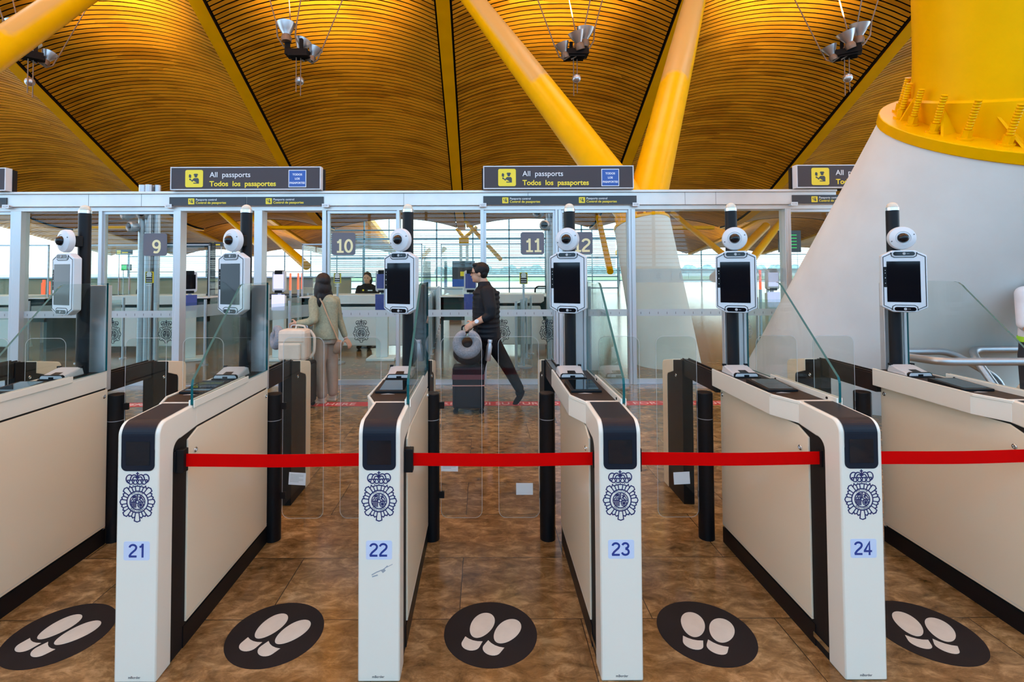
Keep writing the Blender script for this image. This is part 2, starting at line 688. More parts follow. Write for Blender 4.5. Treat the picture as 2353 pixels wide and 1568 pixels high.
def moved(pieces, du, dv, s=1.0, rot=0.0):
    c, sn = math.cos(rot), math.sin(rot)
    return [[(du + s * (u * c - v * sn), dv + s * (u * sn + v * c)) for u, v in q] for q in pieces]


def stroke(pts, w, closed=False):
    """a pen stroke as quads"""
    out = []
    P = [Vector(p) for p in pts]
    n = len(P)
    offs = []
    for i in range(n):
        a = P[(i - 1) % n] if (closed or i > 0) else None
        b = P[(i + 1) % n] if (closed or i < n - 1) else None
        d0 = (P[i] - a).normalized() if a is not None else None
        d1 = (b - P[i]).normalized() if b is not None else None
        if d0 is None:
            nn = Vector((-d1.y, d1.x))
        elif d1 is None:
            nn = Vector((-d0.y, d0.x))
        else:
            s = Vector((-d0.y - d1.y, d0.x + d1.x))
            if s.length < 1e-6:
                nn = Vector((-d0.y, d0.x))
            else:
                s = s.normalized()
                nn = s / max(0.55, s.dot(Vector((-d0.y, d0.x))))
        offs.append(nn * w / 2)
    for i in range(n if closed else n - 1):
        j = (i + 1) % n
        out.append([tuple(P[i] - offs[i]), tuple(P[j] - offs[j]), tuple(P[j] + offs[j]), tuple(P[i] + offs[i])])
    return out


def arc(cx, cy, rx, ry, a0, a1, n=14):
    return [(cx + rx * math.cos(math.radians(a0 + (a1 - a0) * i / n)), cy + ry * math.sin(math.radians(a0 + (a1 - a0) * i / n))) for i in range(n + 1)]


def disc2(cx, cy, r, n=16):
    return [(cx + r * math.cos(2 * math.pi * i / n), cy + r * math.sin(2 * math.pi * i / n)) for i in range(n)]


def rrect(u0, u1, v0, v1, r, n=5):
    pts = []
    for (cx, cy, a) in ((u1 - r, v0 + r, -90), (u1 - r, v1 - r, 0), (u0 + r, v1 - r, 90), (u0 + r, v0 + r, 180)):
        pts += arc(cx, cy, r, r, a, a + 90, n)
    return pts


def crest():
    """police badge: crown over a rayed star with a ringed shield; 1.0 wide, centred on the star"""
    s = 1 / 560.0
    out = []

    def S(pts, w, closed=False):
        out.extend(stroke([((x - 357) * s, (597 - y) * s) for x, y in pts], w * s * 1.25, closed))

    def D(x, y, r):
        out.append([(u, v) for u, v in disc2((x - 357) * s, (597 - y) * s, r * s)])

    def pol(r, a):
        return (357 + r * math.cos(math.radians(a)), 597 - r * math.sin(math.radians(a)))
    S([pol(170, 360 * i / 48) for i in range(48)], 14, True)
    S([pol(120, 360 * i / 40) for i in range(40)], 12, True)
    edge = []
    for k in range(8):
        a0 = 45 * k
        for off in (9, 22.5, 36):
            a = a0 + off
            top = 62 < a % 360 < 118
            S([pol(172, a), pol(246, a)], 12)
        if k == 2:
            edge += [pol(250, 81), pol(250, 90), pol(250, 99)]
        else:
            g = 318 if k == 6 else (300 if k % 2 else 280)
            edge += [pol(250, a0 - 9), pol(g - 14, a0 - 8.5), pol(g, a0), pol(g - 14, a0 + 8.5), pol(250, a0 + 9)]
        if k == 1:
            edge += [pol(246, 54), pol(282, 63), pol(250, 65), pol(250, 73)]
        elif k == 2:
            edge += [pol(250, 107), pol(250, 115), pol(282, 117), pol(246, 126)]
        else:
            for o in (15.7, 29.2):
                edge += [pol(246, a0 + o - 5), pol(264, a0 + o), pol(246, a0 + o + 5)]
    S(edge, 13, True)
    for word, r, a0, a1, up in (('POLICIA', 138, 126, 60, True), ('NACIONAL', 155, 228, 316, False)):
        for i, ch in enumerate(word):
            a = a0 + (a1 - a0) * i / (len(word) - 1)
            x, y = pol(r, a)
            rot = math.radians(a - 90 if up else a + 90)
            out.extend(moved(text_polys(ch, 36 * s), (x - 357) * s, (597 - y) * s, 1.0, rot))
    # shield
    S([(357, 478), (357, 578)], 12)
    S([(237, 597), (335, 597)], 12)
    S([(379, 597), (480, 597)], 12)
    S([pol(24, 30 * i) for i in range(12)], 9, True)
    for x in (262, 285, 308, 331):
        S([(x, 604), (x, 690 if x > 280 else 662)], 12)
    S([(250, 580), (280, 560), (285, 505), (300, 505), (300, 530), (315, 530), (315, 505), (335, 505), (335, 560), (345, 580)], 11)
    S([(297, 590), (297, 565), (312, 555), (325, 565), (325, 590)], 10)
    S([(375, 515), (405, 530), (385, 560), (430, 585)], 11)
    S([(400, 500), (430, 540), (455, 580)], 11)
    S([(425, 520), (400, 555)], 10)
    for i in range(4):
        a = math.radians(45 * i)
        S([(410 - 45 * math.cos(a), 645 - 45 * math.sin(a)), (410 + 45 * math.cos(a), 645 + 45 * math.sin(a))], 9)
    S([(410 + 46 * math.cos(math.radians(30 * i)), 645 + 46 * math.sin(math.radians(30 * i))) for i in range(12)], 8, True)
    # crown
    S([(352, 122), (352, 245)], 14)
    S([(328, 146), (377, 146)], 12)
    S([(x, y) for x, y in arc(226, 232, 56, 66, 90, 290)], 13)
    S([(x, y) for x, y in arc(482, 226, 56, 66, -110, 90)], 13)
    S(arc(226, 232, 56, 66, -90, -40, 6), 13)
    S(arc(482, 226, 56, 66, 220, 270, 6), 13)
    S(arc(296, 250, 58, 84, 180, 330), 13)
    S(arc(408, 248, 58, 84, 210, 360), 13)
    S(arc(310, 250, 34, 50, 180, 330), 12)
    S(arc(396, 248, 34, 50, 210, 360), 12)
    S([(190, 252), (515, 246)], 13)
    for x, y in ((210, 268), (283, 267), (353, 265), (425, 263), (495, 261)):
        S([(x + 17 * math.cos(0.628 * i), y + 17 * math.sin(0.628 * i)) for i in range(10)], 10, True)
    for x in (247, 318, 390, 460):
        S(arc(x, 282, 34, 34, 10, 170), 12)
    for x, y in ((285, 335), (354, 327), (425, 331)):
        D(x, y, 8)
    return out


CREST = crest()


def digits(s, h, w=0.145, slab=False):
    """plain grotesque figures drawn with a pen (slab: with feet), centred, height h"""
    G = {
        '1': ([[(.10, .76), (.20, .79), (.29, .86), (.33, .98)], [(.33, 1.0), (.33, 0)]], .50),
        '2': ([arc(.32, .72, .245, .20, 175, -15, 14) + [(.50, .56), (.20, .30), (.085, .14), (.085, .077)], [(.03, .077), (.60, .077)]], .64),
        '3': ([arc(.31, .735, .22, .19, 165, -90, 14), arc(.31, .29, .25, .215, 90, -170, 16)], .62),
        '4': ([[(.42, 0), (.42, .92), (.07, .33), (.07, .285), (.60, .285)]], .64),
        '9': ([arc(.32, .67, .235, .255, 0, 360, 22), arc(.30, .50, .255, .425, 20, -75, 14) + [(.24, .085), (.12, .12)]], .64),
        '0': ([[(.32 + .24 * math.cos(.2618 * i), .5 + .425 * math.sin(.2618 * i)) for i in range(24)]], .64),
    }
    out, x = [], 0.0
    for ch in s:
        strokes, adv = G[ch]
        for i, st in enumerate(strokes):
            closed = ch == '0'
            out.extend(moved(stroke(st, w, closed), x, 0))
        if slab and ch == '1':
            out.extend(moved(stroke([(.08, .07), (.58, .07)], w * .9), x, 0))
        x += adv + (.07 if not slab else .12)
    us = [u for p in out for u, v in p]
    c = (max(us) + min(us)) / 2
    return [[((u - c) * h, v * h) for u, v in p] for p in out]


def pictogram(u0, v0, w):
    """officer checking a passport: dark figure pieces on a unit square"""
    q = []
    q.append(disc2(0.60, 0.66, 0.085))
    q.append([(0.49, 0.70), (0.71, 0.70), (0.70, 0.79), (0.50, 0.79)])
    q.append([(0.47, 0.72), (0.60, 0.70), (0.73, 0.72), (0.73, 0.75), (0.47, 0.75)])
    q.append([(0.50, 0.54), (0.72, 0.54), (0.78, 0.46), (0.78, 0.22), (0.46, 0.22), (0.46, 0.27), (0.66, 0.27), (0.40, 0.44)])
    q.append([(0.24, 0.42), (0.30, 0.42), (0.40, 0.32), (0.50, 0.44), (0.50, 0.54), (0.39, 0.41), (0.27, 0.52), (0.22, 0.50)])
    q.append([(0.20, 0.58), (0.32, 0.54), (0.34, 0.70), (0.26, 0.77), (0.20, 0.72)])
    return [[(u0 + w * (u), v0 + w * (v)) for u, v in p] for p in q]

# ------------------------------------------------------------------ floor, outdoors
f = MB()
f.box(-48, 48, -12, 68, -0.25, 0)
struct(f.build('floor', 'floor'))
g = MB()
g.box(-400, 400, 68, 420, -0.6, -0.35)
struct(g.build('ground', 'outdoor_ground'))
g = MB()
g.box(-300, 300, 95, 150, -0.35, -0.2)
stuff(g.build('grass', 'verge_green'))
tag(bpy.data.objects['grass'], 'strip of green grass outside beyond the far window wall', 'grass')
t_ = MB()
rr = random.Random(3)
for i in range(70):
    x = -25 + i * 3.5 + rr.uniform(-1, 1)
    t_.ell((x, 300 + rr.uniform(-8, 8), 0.2), (rr.uniform(2.5, 4.5), 3, rr.uniform(2.2, 5.0)), nu=8, nv=6)
stuff(tag(t_.build('treeline', 'trees', smooth=True), 'low dark line of trees on the horizon outside the far windows', 'trees'))

# ------------------------------------------------------------------ wave roof of bamboo slats on yellow ribs
RIB0, BAY = -1.445, 9.0


def roof_z(y):
    """underside of the ribs"""
    if y > 35:
        return 4.50
    if y > 28.6:
        t = (y - 28.6) / 6.4
        return 6.12 - 0.522 * 6.4 * (t - 0.5 * t * t)
    if y > 16:
        return 11.5 - 0.522 * (y - 18.3)
    t = (16 - y) / 9.0
    return 12.70 + 0.522 * 9.0 * (t - 0.5 * t * t) if t < 1 else 12.70 + 0.522 * 4.5 - 0.13 * (7 - y)


def roof_arch(y):
    return 0.62 + 0.38 * max(0.0, min(1.0, (33 - y) / 16))


def vault(k, y0, y1, pitch, wide, zf=None, af=None, nseg=16, gap=0.33, name='ceiling', back=True):
    zf = zf or roof_z
    af = af or roof_arch
    xa, xb = RIB0 + BAY * k + gap, RIB0 + BAY * (k + 1) - gap
    mb = MB()
    y = y0
    rj = random.Random(k * 77 + 5)
    while y < y1:
        dz = (zf(y + 0.05) - zf(y - 0.05)) / 0.1
        L = math.sqrt(1 + dz * dz)
        ty, tz = 1 / L, dz / L
        ny, nz = tz, -ty
        if nz > 0:
            ny, nz = -ny, -nz
        vs, fs = [], []
        for i in range(nseg + 1):
            u = i / nseg
            x = xa + (xb - xa) * u
            z = zf(y) + 0.16 + af(y) * (1 - abs(2 * u - 1) ** 2.2)
            for (s, h) in ((-0.5, 0.0), (0.5, 0.0), (0.5, -0.025), (-0.5, -0.025)):
                vs.append((x, y + ty * wide * s + ny * h, z + tz * wide * s + nz * h))
        for i in range(nseg):
            a, b = i * 4, i * 4 + 4
            for q in range(4):
                fs.append((a + q, a + (q + 1) % 4, b + (q + 1) % 4, b + q))
        mb.add(vs, fs)
        y += pitch / L
    if back:
        n = 40
        vs, fs = [], []
        for j in range(n + 1):
            yy = y0 - 0.2 + (y1 - y0 + 0.25) * j / n
            for i in range(nseg + 1):
                u = i / nseg
                vs.append((xa - 0.25 + (xb - xa + 0.5) * u, yy, zf(yy) + 0.42 + af(yy) * (1 - abs(2 * u - 1) ** 2.2)))
        for j in range(n):
            for i in range(nseg):
                a = j * (nseg + 1) + i
                fs.append((a, a + 1, a + nseg + 2, a + nseg + 1))
        mb.add(vs, fs, 1)
        # closing lip at the far end of the shell
        vs, fs = [], []
        for i in range(nseg + 1):
            u = i / nseg
            x = xa + (xb - xa) * u
            z = zf(y1) + 0.14 + af(y1) * (1 - abs(2 * u - 1) ** 2.2)
            vs += [(x, y1 + 0.02, z), (x, y1 + 0.02, z + 0.35)]
        for i in range(nseg):
            fs.append((2 * i, 2 * i + 2, 2 * i + 3, 2 * i + 1))
        mb.add(vs, fs, 1)
    return struct(mb.build(name, ['bamboo', 'roof_void'], fix=False))


for k in range(-4, 4):
    vault(k, 15.0, 35.0, 0.19, 0.137)

for k in range(-4, 5):
    x = RIB0 + BAY * k
    mb = MB()
    ys = [-10 + i * 1.0 for i in range(46)]
    for a, b in zip(ys[:-1], ys[1:]):
        za, zb = roof_z(a), roof_z(b)
        w = 0.25
        vs = [(x - w, a, za), (x + w, a, za), (x + w, b, zb), (x - w, b, zb)]
        mb.add(vs, [(0, 1, 2, 3)], 0)
        for s in (-w, w):
            mb.add([(x + s, a, za), (x + s, b, zb), (x + s, b, zb + 0.05), (x + s, a, za + 0.05)], [(0, 1, 2, 3)], 0)
            mb.add([(x + s, a, za + 0.05), (x + s, b, zb + 0.05), (x + s, b, zb + 0.62), (x + s, a, za + 0.62)], [(0, 1, 2, 3)], 1)  # near-black sides paint in the shadowed gap along the rib
    mb.add([(x - .25, 35, roof_z(35)), (x + .25, 35, roof_z(35)), (x + .25, 35, roof_z(35) + 0.6), (x - .25, 35, roof_z(35) + 0.6)], [(0, 1, 2, 3)], 0)
    struct(mb.build('beam', ['yellow_paint', 'roof_void'], fix=False))

# the same roof carried on overhead and behind the viewer, as plain boarding
mb = MB()
nx, ny_ = 96, 26
for j in range(ny_ + 1):
    yy = -10 + 25.0 * j / ny_
    for i in range(nx + 1):
        x = RIB0 - 36 + 72.0 * i / nx
        u = ((x - RIB0) / BAY) % 1.0
        mb.v.append((x, yy, roof_z(yy) + 0.3 + roof_arch(yy) * (1 - abs(2 * u - 1) ** 2.2)))
for j in range(ny_):
    for i in range(nx):
        # round skylights over the middle of each bay
        xm = RIB0 - 36 + 72.0 * (i + 0.5) / nx
        ym = -10 + 25.0 * (j + 0.5) / ny_
        u = ((xm - RIB0) / BAY) % 1.0
        if math.hypot((u - 0.5) * BAY, ((ym + 1.0) % 9.0) - 4.5) < 2.3:
            continue
        a = j * (nx + 1) + i
        mb.f.append((a, a + 1, a + nx + 2, a + nx + 1))
        mb.m.append(0)
struct(mb.build('ceiling', 'bamboo', fix=False))


# lower roof beyond, seen through the glass at left and right
def roof2_z(y):
    t = (y - 46) / 18.0
    return 6.3 - 3.3 * t + 0.35 * t * t


def arch2(y):
    return 0.75


for k in (-5, -4, -3, -2, 2, 3, 4):
    vault(k, 46.0, 63.0, 0.42, 0.36, roof2_z, arch2, nseg=12)
for k in (-4, -3, -2, -1, 2, 3, 4, 5):
    x = RIB0 + BAY * k
    mb = MB()
    for i in range(17):
        a, b = 46 + i, 47 + i
        mb.prism([(a, roof2_z(a)), (b, roof2_z(b)), (b, roof2_z(b) + .5), (a, roof2_z(a) + .5)], 'x', x - .22, x + .22)
    struct(mb.build('beam', 'yellow_paint'))

# the end of the hall behind the viewer: a dark dado under a tall window
mb = MB()
mb.box(-46, 46, -12.0, -11.7, 0, 1.85)
struct(mb.build('wall_back', 'back_wall'))
mb = MB()
for i in range(31):
    x = -45 + 3 * i
    mb.box(x - .06, x + .06, -11.95, -11.75, 1.85, 17)
for i in range(14):
    mb.box(-46, 46, -11.9, -11.8, 2.0 + i * .22, 2.05 + i * .22)
for z in (5.2, 7.7, 10.2, 12.7):
    mb.box(-46, 46, -11.95, -11.78, z - .06, z + .06)
struct(mb.build('window_9', 'back_wall'))

# ------------------------------------------------------------------ far window walls


def facade(no, x0, x1, y, ztop, bay, transoms, lz0, lz1, pitch, slant=None):
    fr = MB()
    n = int(round((x1 - x0) / bay))
    for i in range(n + 1):
        x = x0 + (x1 - x0) * i / n
        fr.box(x - 0.05, x + 0.05, y, y + 0.16, 0, ztop)
    for z in transoms:
        fr.box(x0, x1, y, y + 0.14, z - 0.05, z + 0.05)
    r = struct(fr.build('window_%d' % no, 'facade_steel'))
    gl = MB()
    gl.box(x0, x1, y + 0.07, y + 0.08, 0, ztop)
    gl.build('pane', 'facade_glass', r)
    lv = MB()
    z = lz0
    while z < lz1:
        lv.add([(x0, y + 0.7, z), (x1, y + 0.7, z), (x1, y + 0.84, z + 0.05), (x0, y + 0.84, z + 0.05),
                (x0, y + 0.7, z + 0.015), (x1, y + 0.7, z + 0.015), (x1, y + 0.84, z + 0.065), (x0, y + 0.84, z + 0.065)],
               [(0, 1, 2, 3), (4, 7, 6, 5), (0, 4, 5, 1), (3, 2, 6, 7)])
        z += pitch
    lv.build('louvre', 'louvre', r)
    return r


facade(1, -12.2, 10.6, 40.0, 7.2, 2.85, (0.25, 1.15, 2.65, 4.15, 4.85), 1.3, 4.6, 0.155)
facade(2, -46.0, -12.2, 66.0, 11.0, 3.4, (0.3, 1.6, 3.6, 5.6), 2.2, 4.6, 0.24)
facade(3, 10.6, 46.0, 66.0, 11.0, 3.4, (0.3, 1.6, 3.6, 5.6), 2.2, 4.6, 0.24)

# ------------------------------------------------------------------ glass wall with sliding doors across the hall
WY = 7.50


def wx(px):
    return (px - 1110.0) * WY / FPX


ZB, ZT = 2.58, 2.826
mb = MB()
mb.box(-11.5, 5.15, WY - 0.10, WY + 0.22, ZB + 0.03, ZT - 0.035)
mb.box(-11.5, 5.15, WY - 0.125, WY + 0.24, ZT - 0.035, ZT)
mb.box(-11.5, 5.15, WY - 0.06, WY + 0.18, ZB - 0.035, ZB + 0.03)
beam = struct(mb.build('beam', 'beam_aluminium', bevel=0.004))
js = MB()
for px in (213, 333, 930, 1213, 1640, 1570):
    js.box(wx(px) - .002, wx(px) + .002, WY - 0.1008, WY - 0.09, ZB + .03, ZT - .035)
js.build('joint', 'black_matt', beam)

DOORS = [  # x range in the photograph, framed leaf?, stripe, crests at
    (-160, 40, True, True, ()),
    (52, 234, False, True, ()),
    (238, 408, True, True, (263, 385)),
    (753, 916, True, True, (831,)),
    (920, 1105, False, True, ()),
    (1112, 1276, True, True, (1153, 1257)),
    (1287, 1446, True, True, ()),
    (1456, 1800, False, True, (1707,)),
    (1810, 1990, True, True, ()),
]
for i, (a, b, framed, stripe, crests) in enumerate(DOORS):
    x0, x1 = wx(a), wx(b)
    gl = MB()
    gl.box(x0 + .01, x1 - .01, WY - 0.006, WY + 0.006, 0.06, ZB - 0.035)
    d = struct(gl.build('door_%d' % (i + 1), 'wall_glass'))
    fm = MB()
    fm.box(x0, x1, WY - .03, WY + .03, 0.0, 0.07)
    if framed:
        fm.box(x0, x1, WY - .035, WY + .035, ZB - 0.075, ZB - 0.03)
        fm.box(x0, x0 + .035, WY - .03, WY + .03, 0.07, ZB - .07)
        fm.box(x1 - .035, x1, WY - .03, WY + .03, 0.07, ZB - .07)
    fm.build('frame', 'brushed_aluminium', d)
    if stripe:
        st = MB()
        st.box(x0 + .03, x1 - .03, WY - 0.0085, WY - 0.0062, 0.985, 1.085)
        s = st.build('frosted_stripe', 'frost', d)
        mk = MB()
        nx_ = int((x1 - x0) / 0.128)
        for q in range(nx_):
            xx = x0 + .09 + q * 0.128
            mk.box(xx, xx + .006, WY - 0.0098, WY - 0.0086, 1.012, 1.045)
        mk.build('dash', 'grey_print', d)
    if i == 7 or i == 8:
        st = MB()
        st.box(x0 + .01, x1 - .01, WY - 0.0085, WY - 0.0062, 1.475, 1.675)
        st.build('frosted_stripe', 'frost_light', d)
        mk = MB()
        for px in (1471, 1491, 1541, 1561, 1581, 1611, 1750, 1825):
            if a < px < b:
                mk.box(wx(px), wx(px) + .004, WY - 0.0098, WY - 0.0086, 1.53, 1.62)
        if i == 7:
            for px in (1511, 1740):
                c = wx(px)
                pl = [(0, .06), (.012, .045), (.012, .02), (.045, -.005), (.045, -.018), (.012, -.01), (.012, -.035), (.022, -.045), (.022, -.052), (-.022, -.052), (-.022, -.045), (-.012, -.035), (-.012, -.01), (-.045, -.018), (-.045, -.005), (-.012, .02), (-.012, .045)]
                mk.flat(stroke([(c + u, 1.575 + v) for u, v in pl], .006, True), lambda u, v, h: (u, WY - .0086 - h, v), .001)
        mk.build('marking', 'faint_print', d)
    for px in crests:
        cm = MB()
        cm.flat(moved(CREST, wx(px), 0.745, 0.238), lambda u, v, h: (u, WY - .0066 - h, v), .0014)
        cm.build('crest', 'faint_print' if px == 1707 else 'bezel_blue_black', d)

# posts between the leaves
for i, (a, b, deep) in enumerate(((30, 38, .04), (40, 58, .09), (232, 240, .05), (403, 411, .05), (411, 422, .10), (590, 608, .12), (743, 752, .06),
                                  (913, 919, .05), (1104, 1112, .06), (1275, 1281, .06), (1282, 1289, .06), (1442, 1448, .06), (1448, 1457, .09), (1798, 1803, .10), (1803, 1812, .08))):
    p = MB()
    p.box(wx(a), wx(b), WY - deep / 2 - .04, WY + deep / 2 + .02, 0, ZB - .03)
    struct(p.build('trim_%d' % (i + 1), 'brushed_aluminium', bevel=0.004))
p = MB()
p.box(-11.5, 5.0, WY - .06, WY + .06, 0.0, 0.012)
struct(p.build('trim_20', 'steel'))

# ------------------------------------------------------------------ signs over the wall


def lay(y):
    return lambda u, v, h: (u, y - h, v)


def overhead_sign(xl, label, full=True):
    w, z0, z1 = 2.165, ZT + .005, 3.165
    y0 = WY - .20
    t = thing('overhead_sign', label, 'sign', (xl, y0, z0), 'all passports signs along the aluminium beam')
    m_ = MB()
    m_.box(xl + .012, xl + w - .012, y0, y0 + .02, z0 + .012, z1 - .012)
    m_.build('panel', 'sign_charcoal', t)
    m_ = MB()
    m_.box(xl, xl + w, y0 - .004, y0 + .10, z1 - .014, z1)
    m_.box(xl, xl + w, y0 - .004, y0 + .10, z0, z0 + .014)
    m_.box(xl, xl + .014, y0 - .004, y0 + .10, z0 + .014, z1 - .014)
    m_.box(xl + w - .014, xl + w, y0 - .004, y0 + .10, z0 + .014, z1 - .014)
    m_.build('frame', 'white_plastic', t)
    m_ = MB()
    m_.box(xl - .02, xl + w + .02, y0 + .10, y0 + .16, z0 - .02, z1 - .02)
    m_.build('housing', 'black_matt', t)
    m_ = MB()
    m_.flat([rrect(xl + .215, xl + .47, z0 + .04, z0 + .29, .025)], lay(y0), .003)
    pic = m_.build('pictogram', 'sign_yellow', t)
    m_ = MB()
    m_.flat(pictogram(xl + .217, z0 + .037, .25), lay(y0 - .003), .002)
    m_.build('figure', 'sign_dark', pic, org=ORG[t.name])
    m_ = MB()
    m_.flat(moved(fit('All  passports', .585, 0.004), xl + .565, z0 + .185), lay(y0), .002)
    m_.build('lettering', 'sign_white', t, label='white line reading All passports')
    m_ = MB()
    m_.flat(moved(fit('Todos  los  pasaportes', .955, 0.022), xl + .565, z0 + .055), lay(y0), .002)
    m_.build('lettering', 'sign_yellow', t, label='yellow line reading Todos los pasaportes')
    m_ = MB()
    m_.flat([rrect(xl + 1.70, xl + 1.955, z0 + .035, z0 + .285, .004)], lay(y0), .002)
    pb = m_.build('plate_border', 'sign_white', t)
    m_ = MB()
    m_.flat([rrect(xl + 1.71, xl + 1.945, z0 + .045, z0 + .275, .004)], lay(y0 - .002), .002)
    m_.build('plate', 'sign_blue', t)
    m_ = MB()
    for s, zz in (('TODOS', .205), ('LOS', .145), ('PASAPORTES', .085)):
        m_.flat(moved(fit(s, .035 * len(s) if len(s) < 6 else .218, 0.03, 'CENTER', .04), xl + 1.8275, z0 + zz), lay(y0 - .004), .001)
    m_.build('lettering', 'sign_white', t)
    return t


o1 = overhead_sign(wx(408), 'charcoal all passports sign on the beam above doors 9 and 10')
xo = wx(408)
for px, lb in ((-300, 'all passports sign cut off by the left edge of the photo'),
               (1111, 'charcoal all passports sign on the beam in front of the leaning yellow struts'),
               (1815, 'all passports sign half hidden behind the large concrete pier')):
    dup(o1, (wx(px), WY - .20, ZT + .005), lb)


def fascia(xl, w, label):
    z0, z1 = ZB + .035, ZB + .162
    y0 = WY - .115
    t = thing('fascia_sign', label, 'sign', (xl, y0, z0), 'passport control strips on the beam')
    m_ = MB()
    m_.box(xl, xl + w, y0, y0 + .014, z0, z1)
    m_.build('panel', 'sign_dark', t)
    m_ = MB()
    m_.flat([rrect(xl + .275, xl + .365, z0 + .02, z0 + .107, .008)], lay(y0), .002)
    m_.build('pictogram', 'sign_yellow', t)
    m_ = MB()
    m_.flat(pictogram(xl + .275, z0 + .019, .088), lay(y0 - .002), .001)
    m_.build('figure', 'sign_dark', t)
    m_ = MB()
    m_.flat(moved(fit('Passports control', .30, 0.008), xl + .385, z0 + .074), lay(y0), .001)
    m_.build('lettering', 'sign_white', t)
    m_ = MB()
    m_.flat(moved(fit('Control de pasaportes', .44, 0.02), xl + .385, z0 + .028), lay(y0), .001)
    m_.build('lettering', 'sign_yellow', t)
    return t


f1 = fascia(wx(398), 1.115, 'dark passports control strip left under the sign for doors 9 and 10')
for px, lb in ((574, 'dark passports control strip right under the sign over door 10'),
               (1111, 'dark passports control strip above door 11'),
               (1285, 'dark passports control strip above door 12, behind a black pole'),
               (1813, 'dark passports control strip running behind the large concrete pier'),
               (-146, 'dark passports control strip at the left edge of the photo')):
    dup(f1, (wx(px), WY - .115, ZB + .035), lb)
for px, s in ((28, '6234'), (397, '6235'), (753, '6236'), (1110, '6237'), (1457, '6238'), (1816, '6239')):
    x = wx(px)
    m_ = MB()
    m_.flat([rrect(x - .05, x + .05, ZB + .005, ZB + .058, .004)], lay(WY - .128), .002)
    m_.box(x - .045, x + .045, WY - .128, WY - .05, ZB + .01, ZB + .028)
    tg = tag(m_.build('number_tag', 'paper'), 'small white tag numbered %s on the lower edge of the beam' % s, 'tag', 'number tags along the beam')
    m_ = MB()
    m_.flat(moved(text_polys(s, .034, .004), x, ZB + .02), lay(WY - .130), .0008)
    m_.build('digits', 'faint_print', tg)

# door number plates
for px, s, side in ((360, '9', 0), (791, '10', 0), (1223, '11', 0), (1334, '12', 0)):
    x, z = wx(px), 2.055
    m_ = MB()
    m_.flat([rrect(x - .173, x + .173, z - .165, z + .165, .035)], lay(WY - .036), .006)
    pl = tag(m_.build('number_plate', 'plate_grey'), 'grey plate with cream number %s on the glass door' % s, 'sign', 'numbered plates on the glass doors')
    m_ = MB()
    m_.flat(moved(digits(s, .20, .16, True), x + .02, z - .13), lay(WY - .042), .002)
    m_.build('digits', 'plate_cream', pl)
    m_ = MB()
    m_.cyl((x - .1, WY - .037, z), (x - .1, WY - .004, z), .012, n=10)
    m_.cyl((x + .1, WY - .037, z), (x + .1, WY - .004, z), .012, n=10)
    m_.build('spacer', 'steel', pl)

# ------------------------------------------------------------------ automatic gates
GY = 2.105          # front faces
GX = {20: -2.397, 21: -1.412, 22: -0.427, 23: 0.557, 24: 1.542, 25: 2.527}


def corner(cy_, cz, r, a0, a1, n=8):
    return [(cy_ + r * math.cos(math.radians(a0 + (a1 - a0) * i / n)), cz + r * math.sin(math.radians(a0 + (a1 - a0) * i / n))) for i in range(n + 1)]


